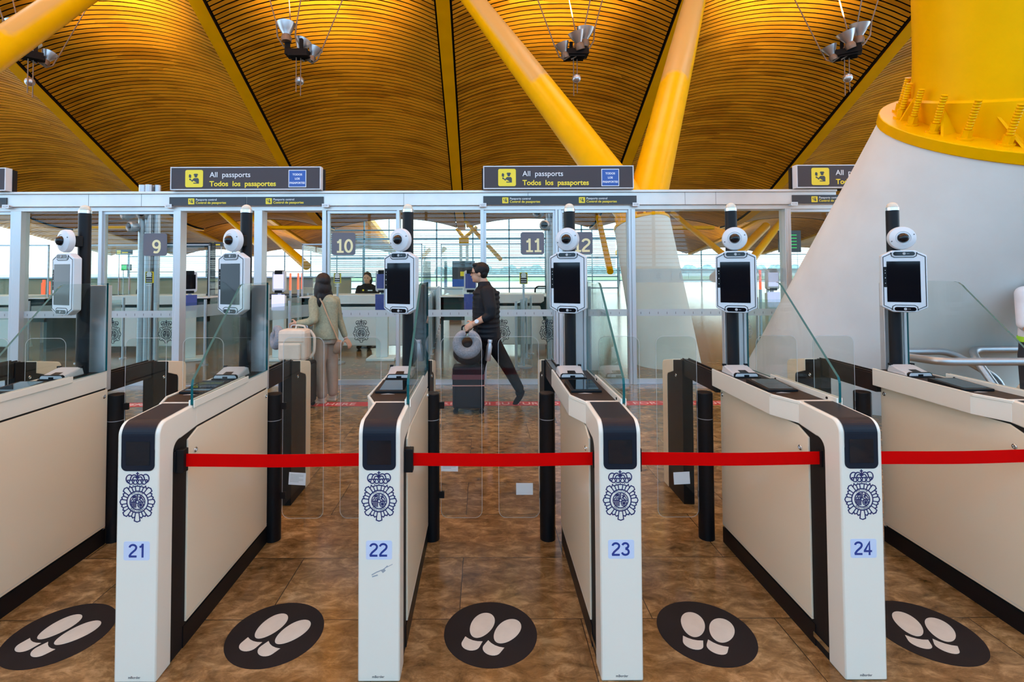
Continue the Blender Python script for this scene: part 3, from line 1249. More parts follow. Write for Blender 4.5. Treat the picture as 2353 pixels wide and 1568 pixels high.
def gate_proto():
    t = thing('passport_gate', 'gate', 'gate', (0, 0, 0), 'automatic passport gates in a row')
    # bent white shell: post, rounded shoulder, arm
    out_ = [(0, 0)] + corner(0.055, 0.985, 0.055, 180, 98, 9) + [(0.26, 1.05), (0.30, 1.05)]
    inn = [(0.30, 0.948), (0.24, 0.940)] + corner(0.145, 0.885, 0.045, 80, 180, 6)[0:] + [(0.10, 0)]
    s = MB()
    s.prism(out_ + inn, 'x', -0.085, 0.085)
    sh = s.build('front_post', 'white_paint', t, smooth=35, bevel=0.006)
    # dark wrap with the status display
    s = MB()
    wrap = [(-0.002, 0.93)] + [(y - 0.0012, z + 0.0012) for y, z in corner(0.055, 0.985, 0.056, 180, 98, 9)] + [(0.262, 1.0525)]
    for (a, b) in zip(wrap[:-1], wrap[1:]):
        s.add([(-.068, a[0], a[1]), (.068, a[0], a[1]), (.068, b[0], b[1]), (-.068, b[0], b[1])], [(0, 1, 2, 3)])
    s.flat([rrect(-.068, .068, .846, .95, .022)], lambda u, v, h: (u, 0.001 - h, v), .003)
    bz = s.build('display', 'bezel_blue_black', t, smooth=30, fix=False)
    s = MB()
    s.flat([rrect(-.049, .049, .869, .966, .003)], lambda u, v, h: (u, -.002 - h, v), .0012)
    s.build('screen', 'screen_black', bz, org=(0, 0, 0))
    # crest, plain label, maker's line
    s = MB()
    s.flat(moved(CREST, 0, .7215, .142), lambda u, v, h: (u, .0002 - h, v), .0009)
    s.build('crest', 'navy_print', t)
    s = MB()
    s.flat(moved(text_polys('mBorder', .0135, .004), -.002, .017), lambda u, v, h: (u, .0002 - h, v), .0009)
    s.build('lettering', 'grey_print', t)
    # arm that widens to the left
    plan = [(-.0856, .27), (-.14, .415), (-.14, 1.045), (.0856, 1.045), (.0856, .27)]
    s = MB()
    s.prism(plan, 'z', .948, 1.040)
    # rims
    for q in (([(-.085, .262), (-.14, .402), (-.14, 1.045), (-.1285, 1.045), (-.1285, .405), (-.0735, .265)]), ([(.074, .262), (.074, 1.045), (.085, 1.045), (.085, .262)])):
        s.prism(q, 'z', 1.036, 1.0515)
    s.build('arm', 'white_paint', t, bevel=0.003)
    s = MB()
    s.prism([(-.0735, .262), (-.1285, .405), (-.1285, 1.04), (.074, 1.04), (.074, .262)], 'z', 1.036, 1.0445)
    dk = s.build('deck', 'deck_brown', t)
    s = MB()
    s.flat([[(-.085, .452), (-.015, .452), (-.05, .468)]], lambda u, v, h: (u, v, 1.0445 + h), .0006)
    s.build('arrow', 'grey_plastic', dk, org=(0, 0, 0))
    # black recess, body core and plinth
    s = MB()
    s.box(-.079, .079, .095, 1.04, .0, .948)
    s.build('core', 'black_matt', t)
    s = MB()
    s.box(-.083, .083, .19, 1.055, .0, .092)
    s.build('plinth', 'black_satin', t)
    pan = [(.205, .105), (1.05, .105), (1.05, .938), (.285, .938), (.205, .905)]
    for sx in (-1, 1):
        s = MB()
        a, b = (.076, .0865) if sx > 0 else (-.0865, -.076)
        s.prism(pan, 'x', a, b)
        p = s.build('side_panel', 'beige_panel', t, bevel=0.002)
        for (yy, zz) in ((.262, .842), (1.02, .90)):
            s = MB()
            x = .0865 * sx
            s.lathe([(.0125, 0), (.0125, .003), (.010, .005), (.006, .005), (.005, .002)], (x, yy, zz), (sx, 0, 0), 16)
            s.build('lock', 'chrome', p, smooth=30, org=(0, 0, 0))
        s = MB()
        s.box(.0866 * sx - .0004, .0866 * sx + .0004, .19, 1.05, .118, .1195)
        s.build('seam', 'grey_plastic', p, org=(0, 0, 0))
    s = MB()
    s.box(-.0845, -.0828, .10, .20, .035, .058)
    s.build('rating_sticker', 'chrome', t)
    # pole with translucent cap
    s = MB()
    s.cyl((-.03, .995, 1.04), (-.03, .995, 2.016), .0335, n=24)
    po = s.build('pole', 'pole_black', t, smooth=30)
    s = MB()
    s.lathe([(.0345, 2.016), (.0345, 2.034), (.030, 2.036)], (-.03, .995, 0), n=24)
    s.build('collar', 'chrome', po, smooth=30, org=(0, 0, 0))
    s = MB()
    s.lathe([(.030, 2.034)] + [(.030 * math.cos(a * .15), 2.037 + .030 * math.sin(a * .15)) for a in range(11)], (-.03, .995, 0), n=24)
    s.build('beacon', 'beacon', po, smooth=60, org=(0, 0, 0))
    # upright and glass screen
    s = MB()
    s.box(-.055, .060, 1.045, 1.085, .93, 1.575)
    s.box(.060, .076, 1.038, 1.09, .93, 1.575)
    s.build('upright', 'brushed_aluminium', t, bevel=0.003)
    gp = [(.235, 1.053), (1.04, 1.053), (1.04, 1.590), (.72, 1.590), (.695, 1.585), (.672, 1.570), (.655, 1.552), (.243, 1.165), (.235, 1.140)]
    s = MB()
    s.prism(gp, 'x', .077, .0885, 0, None)
    k = len(s.f)
    s.m[0] = s.m[1] = 0
    for i in range(2, k):
        s.m[i] = 1
    s.build('glass_screen', ['gate_glass', 'teal_edge'], t)
    s = MB()
    s.box(.067, .0765, .235, .775, 1.042, 1.073)
    s.box(.089, .0945, .235, .775, 1.038, 1.073)
    gr = s.build('glass_rail', 'white_paint', t, bevel=0.003)
    s = MB()
    for yy in (.30, .72):
        s.cyl((.0665, yy, 1.058), (.063, yy, 1.058), .006, n=10)
    s.build('screw', 'black_satin', gr, org=(0, 0, 0))
    # hinge bollards with their glass flaps
    for bx, fa, fb in ((-.163, -.464, -.212), (.105, .162, .416)):
        s = MB()
        s.lathe([(.047, 0), (.047, .735)], (bx, 1.10, 0), n=28)
        s.lathe([(.0475, .739), (.0475, .892), (.044, .897)], (bx, 1.10, 0), n=28)
        bo = s.build('bollard', 'black_satin', t, smooth=30)
        s = MB()
        s.lathe([(.046, .7345), (.046, .7395)], (bx, 1.10, 0), n=28)
        s.build('ring', 'grey_plastic', bo, smooth=30, org=(0, 0, 0))
        s = MB()
        s.prism(rrect(fa, fb, .13, 1.245, .045, 6), 'y', 1.095, 1.105)
        fl = s.build('glass_flap', 'flap_glass', t)
        s = MB()
        s.flat(stroke(rrect(fa, fb, .13, 1.245, .045, 6), .0026, True), lambda u, v, h: (u, 1.0946 - h, v), .0006)
        s.build('edge', 'frost', fl, org=(0, 0, 0))
        near = fb if bx < 0 else fa
        s = MB()
        for zz in (.80, .25):
            s = MB()
            s.box(min(bx, near), max(bx, near) + .02, 1.092, 1.108, zz, zz + .04)
            s.build('hinge', 'black_satin', bo, org=(0, 0, 0))
    return t


def rear_half(t, left):
    """black hand rail and the rear post of the lane on one side, in the gate's own coordinates"""
    o = ORG[t.name]

    def B(mb, *a, **k):
        return mb.xf(Matrix.Translation(o)).build(*a, org=o, **k)
    x0, x1 = (-.125, -.050) if left else (-.030, .045)
    s = MB()
    s.box(x0 + .008, x1 - .008, 1.045, 1.60, .905, 1.016)
    s.box(x0 + .012, x0 + .020, 1.045, 1.58, 1.016, 1.026)
    s.box(x1 - .020, x1 - .012, 1.045, 1.58, 1.016, 1.026)
    B(s, 'rail', 'rail_brown', t, bevel=.003)
    s = MB()
    s.prism([(1.55, 0), (1.55, 1.018), (1.86, .965), (1.86, 0)], 'x', x0, x1)
    rp = B(s, 'rear_cabinet', 'black_satin', t, bevel=.003)
    s = MB()
    x = x0 - .0005 if left else x1 + .0005
    s.lathe([(.013, 0), (.013, .003), (.010, .005), (.005, .003)], (x, 1.665, .885), (-1 if left else 1, 0, 0), 14)
    B(s, 'lock', 'chrome', rp, smooth=30)
    s = MB()
    ou = [(1.72, .994)] + [(1.90 + .045 * math.cos(math.radians(a)), .913 + .045 * math.sin(math.radians(a))) for a in (80, 60, 40, 20, 0)] + [(1.945, 0)]
    ins = [(1.845, 0), (1.845, .84)] + [(1.810 + .035 * math.cos(math.radians(a)), .84 + .035 * math.sin(math.radians(a))) for a in (0, 30, 60, 90)] + [(1.72, .905)]
    s.prism(ou + ins, 'x', x0 - .004, x1 + .004)
    B(s, 'rear_post', 'beige_panel', t, bevel=.004)


def number_label(t, s):
    o = ORG[t.name]
    x, y = o.x, o.y
    m_ = MB()
    m_.flat([rrect(x - .053, x + .053, .487, .563, .008)], lambda u, v, h: (u, y + .0002 - h, v), .0008)
    lb = m_.build('number_label', 'pale_blue_label', t)
    m_ = MB()
    m_.flat(moved(digits(s, .055), x - .002, .4985), lambda u, v, h: (u, y - .0006 - h, v), .0006)
    m_.build('digits', 'blue_digits', lb, org=o)


pg = gate_proto()
GATES = {}
for n_ in (20, 21, 22, 23, 24, 25):
    loc = (GX[n_], GY, 0)
    lab = {20: 'beige passport gate cut off by the left edge, its front post out of view',
           21: 'white and beige passport gate with 21 on its front post',
           22: 'white and beige passport gate with 22 on its front post, scuffed below the number',
           23: 'white and beige passport gate with 23 on its front post',
           24: 'white and beige passport gate with 24 on its front post',
           25: 'beige passport gate cut off by the right edge, standing before the big concrete pier'}[n_]
    if n_ == 20:
        pg.location = loc
        pg['label'] = lab
        t = pg
        for ch in list(t.children):
            ORG[ch.name] = Vector(loc)
            for c2 in ch.children:
                ORG[c2.name] = Vector(loc)
        ORG[t.name] = Vector(loc)
        rear_half(t, False)
    elif n_ == 23:
        t = dup(pg, loc, lab, ('rail', 'rear_cabinet', 'rear_post'))
        rear_half(t, True)
    else:
        t = dup(pg if n_ < 23 else GATES[23], loc, lab)
    GATES[n_] = t
# the last gate has nothing on its far side; one more gate shows only its rear at the left edge
for ch in list(GATES[25].children):
    if ch.name.split('.')[0] in ('bollard', 'glass_flap') and min(v.co.x for v in ch.data.vertices) > 0:
        for g2 in list(ch.children):
            bpy.data.objects.remove(g2)
        bpy.data.objects.remove(ch)
dup(pg, (GX[20] - .985, GY, 0), 'beige passport gate almost wholly out of view, only its rear rail showing, left edge')
for n_ in (21, 22, 23, 24):
    number_label(GATES[n_], str(n_))
# scuff on 22
sc_ = MB()
x0 = GX[22]
for pts, w in (([(-.03, .425), (-.01, .436), (.02, .448), (.035, .462)], .004), ([(-.028, .418), (-.005, .425)], .005), ([(.012, .437), (.024, .447)], .012), ([(.03, .455), (.055, .468)], .0025)):
    sc_.flat(stroke([(x0 + u, v) for u, v in pts], w), lambda u, v, h: (u, GY + .0002 - h, v), .0004)
sc_.build('scuff', 'faint_print', GATES[22])

# ---- devices on each gate: dome camera, face scanner, document reader, fingerprint tablet
YAW = math.radians(-24)


def orient(c, yaw):
    return Matrix.Translation(c) @ Matrix.Rotation(yaw, 4, 'Z')


def dome_camera():
    t = thing('dome_camera', 'c', 'camera', (0, 0, 0), 'dome cameras on the gate poles')
    R = Matrix.Rotation(YAW, 4, 'Z')
    s = MB()
    s.box(-.030, .030, -.055, .0, -.032, .032)
    s.xf(R)
    s.build('bracket', 'black_satin', t, bevel=.003)
    s = MB()
    s.lathe([(.060, .0), (.068, .004), (.068, .026), (.064, .036), (.045, .044), (.038, .047), (.036, .044), (.030, .046)], (0, -.055, 0), (0, -1, 0), 40)
    s.xf(R)
    s.build('housing', 'white_plastic', t, smooth=30)
    s = MB()
    s.lathe([(.0285 * math.cos(a), .045 + .0285 * math.sin(a)) for a in [i * .1745 for i in range(9)]], (0, -.055, 0), (0, -1, 0), 30)
    s.xf(R)
    s.build('dome', 'screen_black', t, smooth=60)
    s = MB()
    for a in (20, 200):
        x, z = .056 * math.cos(math.radians(a)), .056 * math.sin(math.radians(a))
        s.cyl((x, -.090, z), (x, -.0965, z), .0035, n=8)
    s.xf(R)
    s.build('screw', 'grey_print', t)
    return t


def face_scanner():
    t = thing('face_scanner', 'f', 'scanner', (0, 0, 0), 'face scanners on the gate poles')
    R = Matrix.Rotation(YAW, 4, 'Z')
    W, H = .108, .1815

    def octo(k):
        w, h = W - k, H - k
        q = []
        for sx, sz in ((1, -1), (1, 1), (-1, 1), (-1, -1)):
            a, b = (sx * (w - .056), sz * h), (sx * w, sz * (h - .030))
            q += [a, b] if sx * sz < 0 else [b, a]
        return q
    s = MB()
    s.prism(octo(0), 'y', -.085, -.038)
    s.xf(R)
    s.build('housing', 'white_plastic', t, bevel=.006)
    s = MB()
    s.box(-.04, .04, -.042, .0, -.06, .06)
    s.xf(R)
    s.build('mount', 'black_satin', t)

    def fl(h0):
        return lambda u, v, h: (u, -.085 - h0 - h, v)
    s = MB()
    o = octo(.009)
    s.flat(stroke(o, .0035, True), fl(0), .001)
    for sz in (-1, 1):
        zc = sz * (H - .022)
        q = [(-.062, sz * (H - .012)), (-.058, zc - sz * .012), (-.045, zc - sz * .020), (.045, zc - sz * .020), (.058, zc - sz * .012), (.062, sz * (H - .012))]
        s.flat(stroke(q, .0035), fl(0.0002), .001)
    s.xf(R)
    s.build('outline', 'black_satin', t)
    s = MB()
    s.flat([rrect(-.083, .075, -.122, .117, .002)], fl(0), .0012)
    s.xf(R)
    s.build('screen', 'screen_black', t)
    s = MB()
    s.flat([rrect(-.097, -.080, -.035, .085, .002)], fl(0), .0011)
    s.xf(R)
    kp = s.build('side_strip', 'black_satin', t)
    s = MB()
    for z in (.064, .048, .018, -.012):
        s.flat([rrect(-.0915, -.0885, z - .002, z + (.002 if z != .018 else .005), .0008)], fl(.0011), .0004)
    s.xf(R)
    s.build('symbol', 'sign_white', kp, org=(0, 0, 0))
    for sz in (-1, 1):
        zc = sz * (H - .020)
        s = MB()
        s.flat([rrect(-.056, .056, zc - .0155, zc + .0155, .0154, 8)], fl(-.001), .006)
        s.xf(R)
        cb = s.build('camera_bar', 'white_plastic', t)
        s = MB()
        s.flat([rrect(-.051, .051, zc - .0115, zc + .0115, .0114, 8)], fl(.005), .0015)
        s.xf(R)
        s.build('window', 'screen_black', cb, org=(0, 0, 0))
        s = MB()
        s.lathe([(.0075, 0), (.0075, .002), (.005, .0035), (.003, .002)], (0, -.0915, zc), (0, -1, 0), 16)
        s.lathe([(.002, 0), (.002, .0012)], (.015, -.0915, zc), (0, -1, 0), 8)
        s.lathe([(.002, 0), (.002, .0012)], (.022, -.0915, zc), (0, -1, 0), 8)
        s.xf(R)
        s.build('lens', 'grey_plastic', cb, smooth=30, org=(0, 0, 0))
    return t


def document_reader():
    t = thing('document_reader', 'd', 'scanner', (0, 0, 0), 'document readers on the gate tops')
    s = MB()
    s.box(-.082, .082, -.075, .085, 0, .006)
    s.build('base', 'black_satin', t, bevel=.002)
    s = MB()
    a, b = rrect(-.074, .074, 0, 0.1, .01), None
    s.add([(-.075, -.068, .006), (.075, -.068, .006), (.075, .075, .006), (-.075, .075, .006), (-.066, -.052, .026), (.066, -.052, .026), (.070, .065, .052), (-.070, .065, .052)],
          [(0, 1, 5, 4), (1, 2, 6, 5), (2, 3, 7, 6), (3, 0, 4, 7), (4, 5, 6, 7), (3, 2, 1, 0)])
    s.build('hood', 'grey_plastic', t, bevel=.006)
    s = MB()
    s.prism([(-.069, .008), (.069, .008), (.066, .022), (.056, .029), (-.056, .029), (-.066, .022)], 'y', -.072, -.060)
    s.build('mouth_trim', 'black_satin', t)
    s = MB()
    s.prism([(-.064, .009), (.064, .009), (.061, .020), (.053, .0255), (-.053, .0255), (-.061, .020)], 'y', -.074, -.071)
    s.build('flap', 'grey_plastic', t)
    s = MB()
    s.box(-.014, .014, -.0752, -.073, .008, .019)
    s.add([(-.024, -.050, .0275), (.024, -.050, .0275), (.022, -.015, .0352), (-.022, -.015, .0352)], [(0, 1, 2, 3)])
    s.build('slot', 'black_satin', t)
    s = MB()
    for sx in (-1, 1):
        s.box(min(sx * .055, sx * .073), max(sx * .055, sx * .073), .052, .068, .046, .058)
    s.build('corner_clip', 'black_satin', t)
    return t


def fingerprint_tablet():
    t = thing('fingerprint_scanner', 'f', 'scanner', (0, 0, 0), 'fingerprint scanners on the gate tops')
    s = MB()
    s.add([(-.0775, -.105, 0), (.0775, -.105, 0), (.0775, .105, 0), (-.0775, .105, 0), (-.0775, -.105, .012), (.0775, -.105, .012), (.0775, .105, .024), (-.0775, .105, .024)],
          [(0, 1, 5, 4), (1, 2, 6, 5), (2, 3, 7, 6), (3, 0, 4, 7), (4, 5, 6, 7), (3, 2, 1, 0)])
    s.build('body', 'black_satin', t, bevel=.002)
    s = MB()
    k = .012 / .21

    def top(u, v, h):
        return (u, v, .018 + v * k + h)
    s.flat([rrect(-.06, .066, -.088, .09, .004)], top, .0012)
    s.build('platen', 'reader_glass', t)
    return t


protos = [(dome_camera(), lambda n: (GX[n] - .03, GY + .962, 1.842),
           'white dome camera on the pole of the gate %s'),
          (face_scanner(), lambda n: (GX[n] - .03, GY + .955, 1.588),
           'white framed face scanner on the pole of the gate %s'),
          (document_reader(), lambda n: (GX[n] - .052, GY + .872, 1.0445),
           'grey and white document reader on top of the gate %s'),
          (fingerprint_tablet(), lambda n: (GX[n] - .040, GY + .575, 1.0445),
           'flat black fingerprint scanner on top of the gate %s')]
names = {20: 'cut off by the left edge', 21: 'numbered 21', 22: 'numbered 22', 23: 'numbered 23', 24: 'numbered 24', 25: 'cut off by the right edge'}
for pr, fn, lb in protos:
    for i, n_ in enumerate((20, 21, 22, 23, 24, 25)):
        if i == 0:
            pr.location = fn(n_)
            pr['label'] = lb % names[n_]
        else:
            dup(pr, fn(n_), lb % names[n_])
# lit status lines and a yellow reflection-free document on two readers are left to the renderer

# paper notes on the flaps
for n_, u, z, w, h, tilt, lb in ((21, .255, .372, .105, .076, -.06, 'printed white notice on the glass flap beside gate 21'),
                                 (22, .215, .452, .105, .076, -.02, 'white notice low on the glass flap beside gate 22, under the belt'),
                                 (23, -.305, .305, .104, .072, 0, 'blank white sticker on the glass flap left of gate 23'),
                                 (24, -.315, .368, .100, .075, .05, 'white sticker on the glass flap left of gate 24')):
    x = GX[n_] + u
    y = GY + 1.0935
    m_ = MB()
    m_.flat(moved([[(-w / 2, -h / 2), (w / 2, -h / 2), (w / 2, h / 2), (-w / 2, h / 2)]], x, z, 1, tilt), lay(y), .0006)
    nt = tag(m_.build('paper_note', 'paper'), lb, 'note')
    if n_ in (21, 22):
        m_ = MB()
        for i in range(6):
            m_.flat(moved([[(-w * .42, h * (.30 - i * .11)), (w * (.1 if i % 3 == 2 else .36), h * (.30 - i * .11)), (w * (.1 if i % 3 == 2 else .36), h * (.325 - i * .11)), (-w * .42, h * (.325 - i * .11))]], x, z, 1, tilt), lay(y - .0006), .0003)
        m_.build('print', 'faint_print', nt)

# ------------------------------------------------------------------ red belts between the gates


def belt(xa, xb, label, holder=True, za=.842, zb=.842):
    yb = GY + .128
    m_ = MB()
    vs, fs = [], []
    n = 24
    for i in range(n + 1):
        u = i / n
        x = xa + (xb - xa) * u
        z = za + (zb - za) * u - .004 * math.sin(math.pi * u)
        yy = yb + .0015 * math.sin(9 * u)
        vs += [(x, yy, z - .0275), (x, yy, z + .0275), (x, yy + .0016, z + .0275), (x, yy + .0016, z - .0275)]
    for i in range(n):
        for q in range(4):
            fs.append((i * 4 + q, i * 4 + (q + 1) % 4, i * 4 + 4 + (q + 1) % 4, i * 4 + 4 + q))
    fs += [(0, 1, 2, 3), (n * 4, n * 4 + 1, n * 4 + 2, n * 4 + 3)]
    m_.add(vs, fs)
    t = thing('retractable_belt', label, 'barrier belt', (xa, yb, za), 'red belts across the lanes')
    m_.build('strap', 'red_belt', t)
    m_ = MB()
    m_.box(xa - .034, xa + .002, yb - .019, yb + .019, za - .050, za + .050)
    m_.box(xa - .040, xa - .030, yb - .026, yb + .026, za - .044, za + .044)
    m_.build('cassette', 'black_satin', t, bevel=.003)
    m_ = MB()
    m_.box(xb - .002, xb + .004, yb - .012, yb + .012, zb - .034, zb + .034)
    m_.build('end_clip', 'black_satin', t)
    return t


belt(GX[21] + .120, GX[22] - .084, 'red belt stretched across the lane between gates 21 and 22')
belt(GX[22] + .120, GX[23] - .084, 'red belt stretched across the middle lane between gates 22 and 23')
belt(GX[23] + .120, GX[24] - .084, 'red belt stretched across the lane between gates 23 and 24')
belt(GX[24] + .120, GX[25] - .084, 'red belt running out of the picture to the right of gate 24', zb=.85)

# ------------------------------------------------------------------ footprint decals


def footprint_decal():
    t = thing('floor_decal', 'd', 'floor decal', (0, 0, 0), 'footprint discs on the floor')

    def dn(z0):
        return lambda u, v, h: (u, v, z0 + h)
    m_ = MB()
    m_.flat([disc2(0, 0, .2125, 64)], dn(.0004), .0008)
    m_.build('disc', 'decal_black', t)
    for (cx, cy_, r) in ((-.052, .015, -22), (.058, -.022, -33)):
        sole = []
        for i in range(40):
            a = 2 * math.pi * i / 40
            k = 1.0 + .10 * math.sin(a)
            sole.append((.052 * k * math.cos(a), .088 * math.sin(a) + .035))
        heel = [(-.042, -.062), (-.021, -.0695), (.0, -.072), (.021, -.0695), (.042, -.062)] + [(.042 * math.cos(math.radians(a)), -.098 + .036 * math.sin(math.radians(a))) for a in range(0, -181, -15)]
        m_ = MB()
        m_.flat(moved([sole, heel], cx, cy_, 1, math.radians(r)), dn(.0012), .0006)
        m_.build('footprint', 'decal_cream', t)
    return t


fd = footprint_decal()
for i, (x, lb) in enumerate(((-1.945, 'black footprint disc on the floor left of gate 21'), (-.957, 'black footprint disc on the floor between gates 21 and 22'),
                             (.028, 'black footprint disc on the floor between gates 22 and 23'), (1.014, 'black footprint disc on the floor between gates 23 and 24'),
                             (2.02, 'black footprint disc on the floor right of gate 24'))):
    if i == 0:
        fd.location = (x, 2.385, 0)
        fd['label'] = lb
    else:
        dup(fd, (x, 2.385, 0), lb)

# ------------------------------------------------------------------ concrete piers and yellow struts


def ring_pts(c, nrm, r, n=48, up=Vector((0, 1, 0))):
    nrm = Vector(nrm).normalized()
    u = nrm.cross(Vector(up)).normalized()
    w = nrm.cross(u)
    return [Vector(c) + (u * math.cos(2 * math.pi * k / n) + w * math.sin(2 * math.pi * k / n)) * r for k in range(n)]


def loft(mb, rings, cap=True, m=0):
    n = len(rings[0])
    vs = [p for r in rings for p in r]
    fs = []
    for i in range(len(rings) - 1):
        for k in range(n):
            fs.append((i * n + k, i * n + (k + 1) % n, (i + 1) * n + (k + 1) % n, (i + 1) * n + k))
    if cap:
        fs.append(tuple(range(n))[::-1])
        fs.append(tuple(range((len(rings) - 1) * n, len(rings) * n)))
    mb.add(vs, fs, m)


def pier(name_label, base, rb, top, nrm, rt, flange_h, rod, nb, phase, drum=None):
    t = thing('concrete_pier', name_label, 'pier', (base[0], base[1], 0))
    nrm = Vector(nrm).normalized()
    mb = MB()
    top = Vector(top)
    b0 = Vector((base[0], base[1], 0))
    rg = []
    N = 10
    r0 = ring_pts(b0, (0, 0, 1), rb)
    r1 = ring_pts(top, nrm, rt)
    for i in range(N + 1):
        u = i / N
        rg.append([a.lerp(b, u) for a, b in zip(r0, r1)])
    loft(mb, rg)
    mb.build('shaft', 'concrete', t, smooth=40)
    mb = MB()
    loft(mb, [ring_pts(top - nrm * .0, nrm, rt * 1.015), ring_pts(top + nrm * flange_h, nrm, rt * 1.015), ring_pts(top + nrm * flange_h * 1.02, nrm, rt * .6)])
    mb.build('flange', 'yellow_strut_paint', t, smooth=40, bevel=.008)
    u = nrm.cross(Vector((0, 1, 0))).normalized()
    w = nrm.cross(u)
    for k in range(nb):
        a = 2 * math.pi * (k + phase) / nb
        c = top + nrm * flange_h + (u * math.cos(a) + w * math.sin(a)) * rt * .865
        s = rod / .026
        mb = MB()
        mb.lathe([(.058 * s, 0), (.058 * s, .018 * s)], c, nrm, 20)
        mb.lathe([(.040 * s, .018 * s), (.040 * s, .085 * s)], c, nrm, 6)
        prof = [(.026 * s, .085 * s)]
        h = .085
        while h < .33:
            prof += [(.022 * s, h * s), (.028 * s, (h + .010) * s), (.028 * s, (h + .014) * s)]
            h += .024
        mb.lathe(prof, c, nrm, 12)
        mb.build('bolt', 'yellow_strut_paint', t, smooth=30)
    return t, top + nrm * flange_h, nrm


# big pier at the right, leaning towards the viewer, with its steel drum
PT, pc, pn = pier('big concrete pier with yellow bolted flange and drum at the right', (5.10, 7.10), 1.42, (5.11, 4.80, 2.98), (-.10, -.50, .86), 1.10, .105, .026, 22, 0.3)
mb = MB()
dax = Vector((-.105, -.125, 1)).normalized()
dc = pc + Vector((-.23, .02, .0)) + dax * .22
low = ring_pts(pc, pn, .83)
r0 = ring_pts(dc, (pn * .55 + dax * .45).normalized(), .665)
r0b = ring_pts(dc + dax * .02, (pn * .55 + dax * .45).normalized(), .635)
loft(mb, [low, r0], cap=False)
loft(mb, [r0, r0b], cap=False)
loft(mb, [r0b, ring_pts(dc + dax * .5, dax, .615), ring_pts(dc + dax * 3.6, dax, .60)], cap=False)
mb.build('drum', 'yellow_strut_paint', PT, smooth=50)
u = pn.cross(Vector((0, 1, 0))).normalized()
w = pn.cross(u)
for k in range(11):
    a = 2 * math.pi * (k + .35) / 11
    d = u * math.cos(a) + w * math.sin(a)
    p0, p1 = pc + d * .98, pc + d * .80
    p2 = dc + d * .655
    s = pn.cross(d).normalized() * .012
    mb = MB()
    mb.add([p0 - s, p1 - s, p2 - s, p0 + s, p1 + s, p2 + s], [(0, 1, 2), (5, 4, 3), (0, 3, 4, 1), (1, 4, 5, 2), (2, 5, 3, 0)])
    mb.build('gusset', 'yellow_strut_paint', PT)

# slimmer pier behind the glass wall carrying the pair of leaning struts
P2, p2c, p2n = pier('slim concrete pier behind the glass wall carrying two yellow struts', (3.24, 9.0), .55, (3.05, 9.75, 2.50), (-.12, .30, .95), .52, .06, .017, 18, 0.2)


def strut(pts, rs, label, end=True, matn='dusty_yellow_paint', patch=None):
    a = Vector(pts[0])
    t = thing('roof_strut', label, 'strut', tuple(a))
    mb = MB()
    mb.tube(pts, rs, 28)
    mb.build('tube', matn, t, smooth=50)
    if patch:
        (p0, p1, r0, r1, d) = patch
        mb = MB()
        mb.tube([p0, p1], [r0, r1], 28)
        mb.build('sleeve', 'tan_repair', t, smooth=50)
    return t


S0 = Vector((3.05, 9.75, 2.60))
E1 = Vector((-1.35, 17.0, 12.2))
E2 = Vector((7.55, 17.0, 12.2))


def seg(a, b, u):
    return a + (b - a) * u


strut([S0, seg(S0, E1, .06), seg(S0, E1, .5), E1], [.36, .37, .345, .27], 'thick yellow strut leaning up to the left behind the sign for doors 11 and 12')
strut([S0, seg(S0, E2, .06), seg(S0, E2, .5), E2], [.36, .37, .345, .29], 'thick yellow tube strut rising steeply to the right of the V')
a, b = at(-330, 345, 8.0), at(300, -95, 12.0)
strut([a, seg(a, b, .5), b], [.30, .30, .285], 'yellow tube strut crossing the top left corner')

# ------------------------------------------------------------------ steel guard rails before the big pier


def tube_path(pts, r, n=6):
    """polyline with rounded corners"""
    P = [Vector(p) for p in pts]
    out = [P[0]]
    for i in range(1, len(P) - 1):
        a, b = (P[i - 1] - P[i]), (P[i + 1] - P[i])
        k = min(r, a.length * .45, b.length * .45)
        s, e = P[i] + a.normalized() * k, P[i] + b.normalized() * k
        for j in range(n + 1):
            u = j / n
            out.append(s * (1 - u) ** 2 + P[i] * 2 * u * (1 - u) + e * u * u)
    return out + [P[-1]]


t = thing('guard_rail', 'bent steel tube guard rail in front of the big concrete pier', 'rail', (4.4, 4.6, 0))
mb = MB()
mb.tube(tube_path([(5.35, 4.20, .895), (3.78, 4.22, .895), (3.80, 4.62, .87), (3.90, 4.90, .87), (4.46, 4.90, .87), (4.82, 4.78, .62), (4.86, 4.76, 0)], .12), .033, 14)
mb.build('tube', 'steel', t, smooth=60)
t = thing('guard_rail', 'second steel tube guard rail nearer the right edge of the photo', 'rail', (4.9, 4.9, 0))
mb = MB()
mb.tube(tube_path([(5.5, 4.95, .88), (4.72, 4.95, .88), (4.62, 4.80, .80), (4.66, 4.62, .52), (4.68, 4.60, 0)], .10), .033, 14)
mb.build('tube', 'steel', t, smooth=60)

# ------------------------------------------------------------------ lamp clusters hanging under the roof


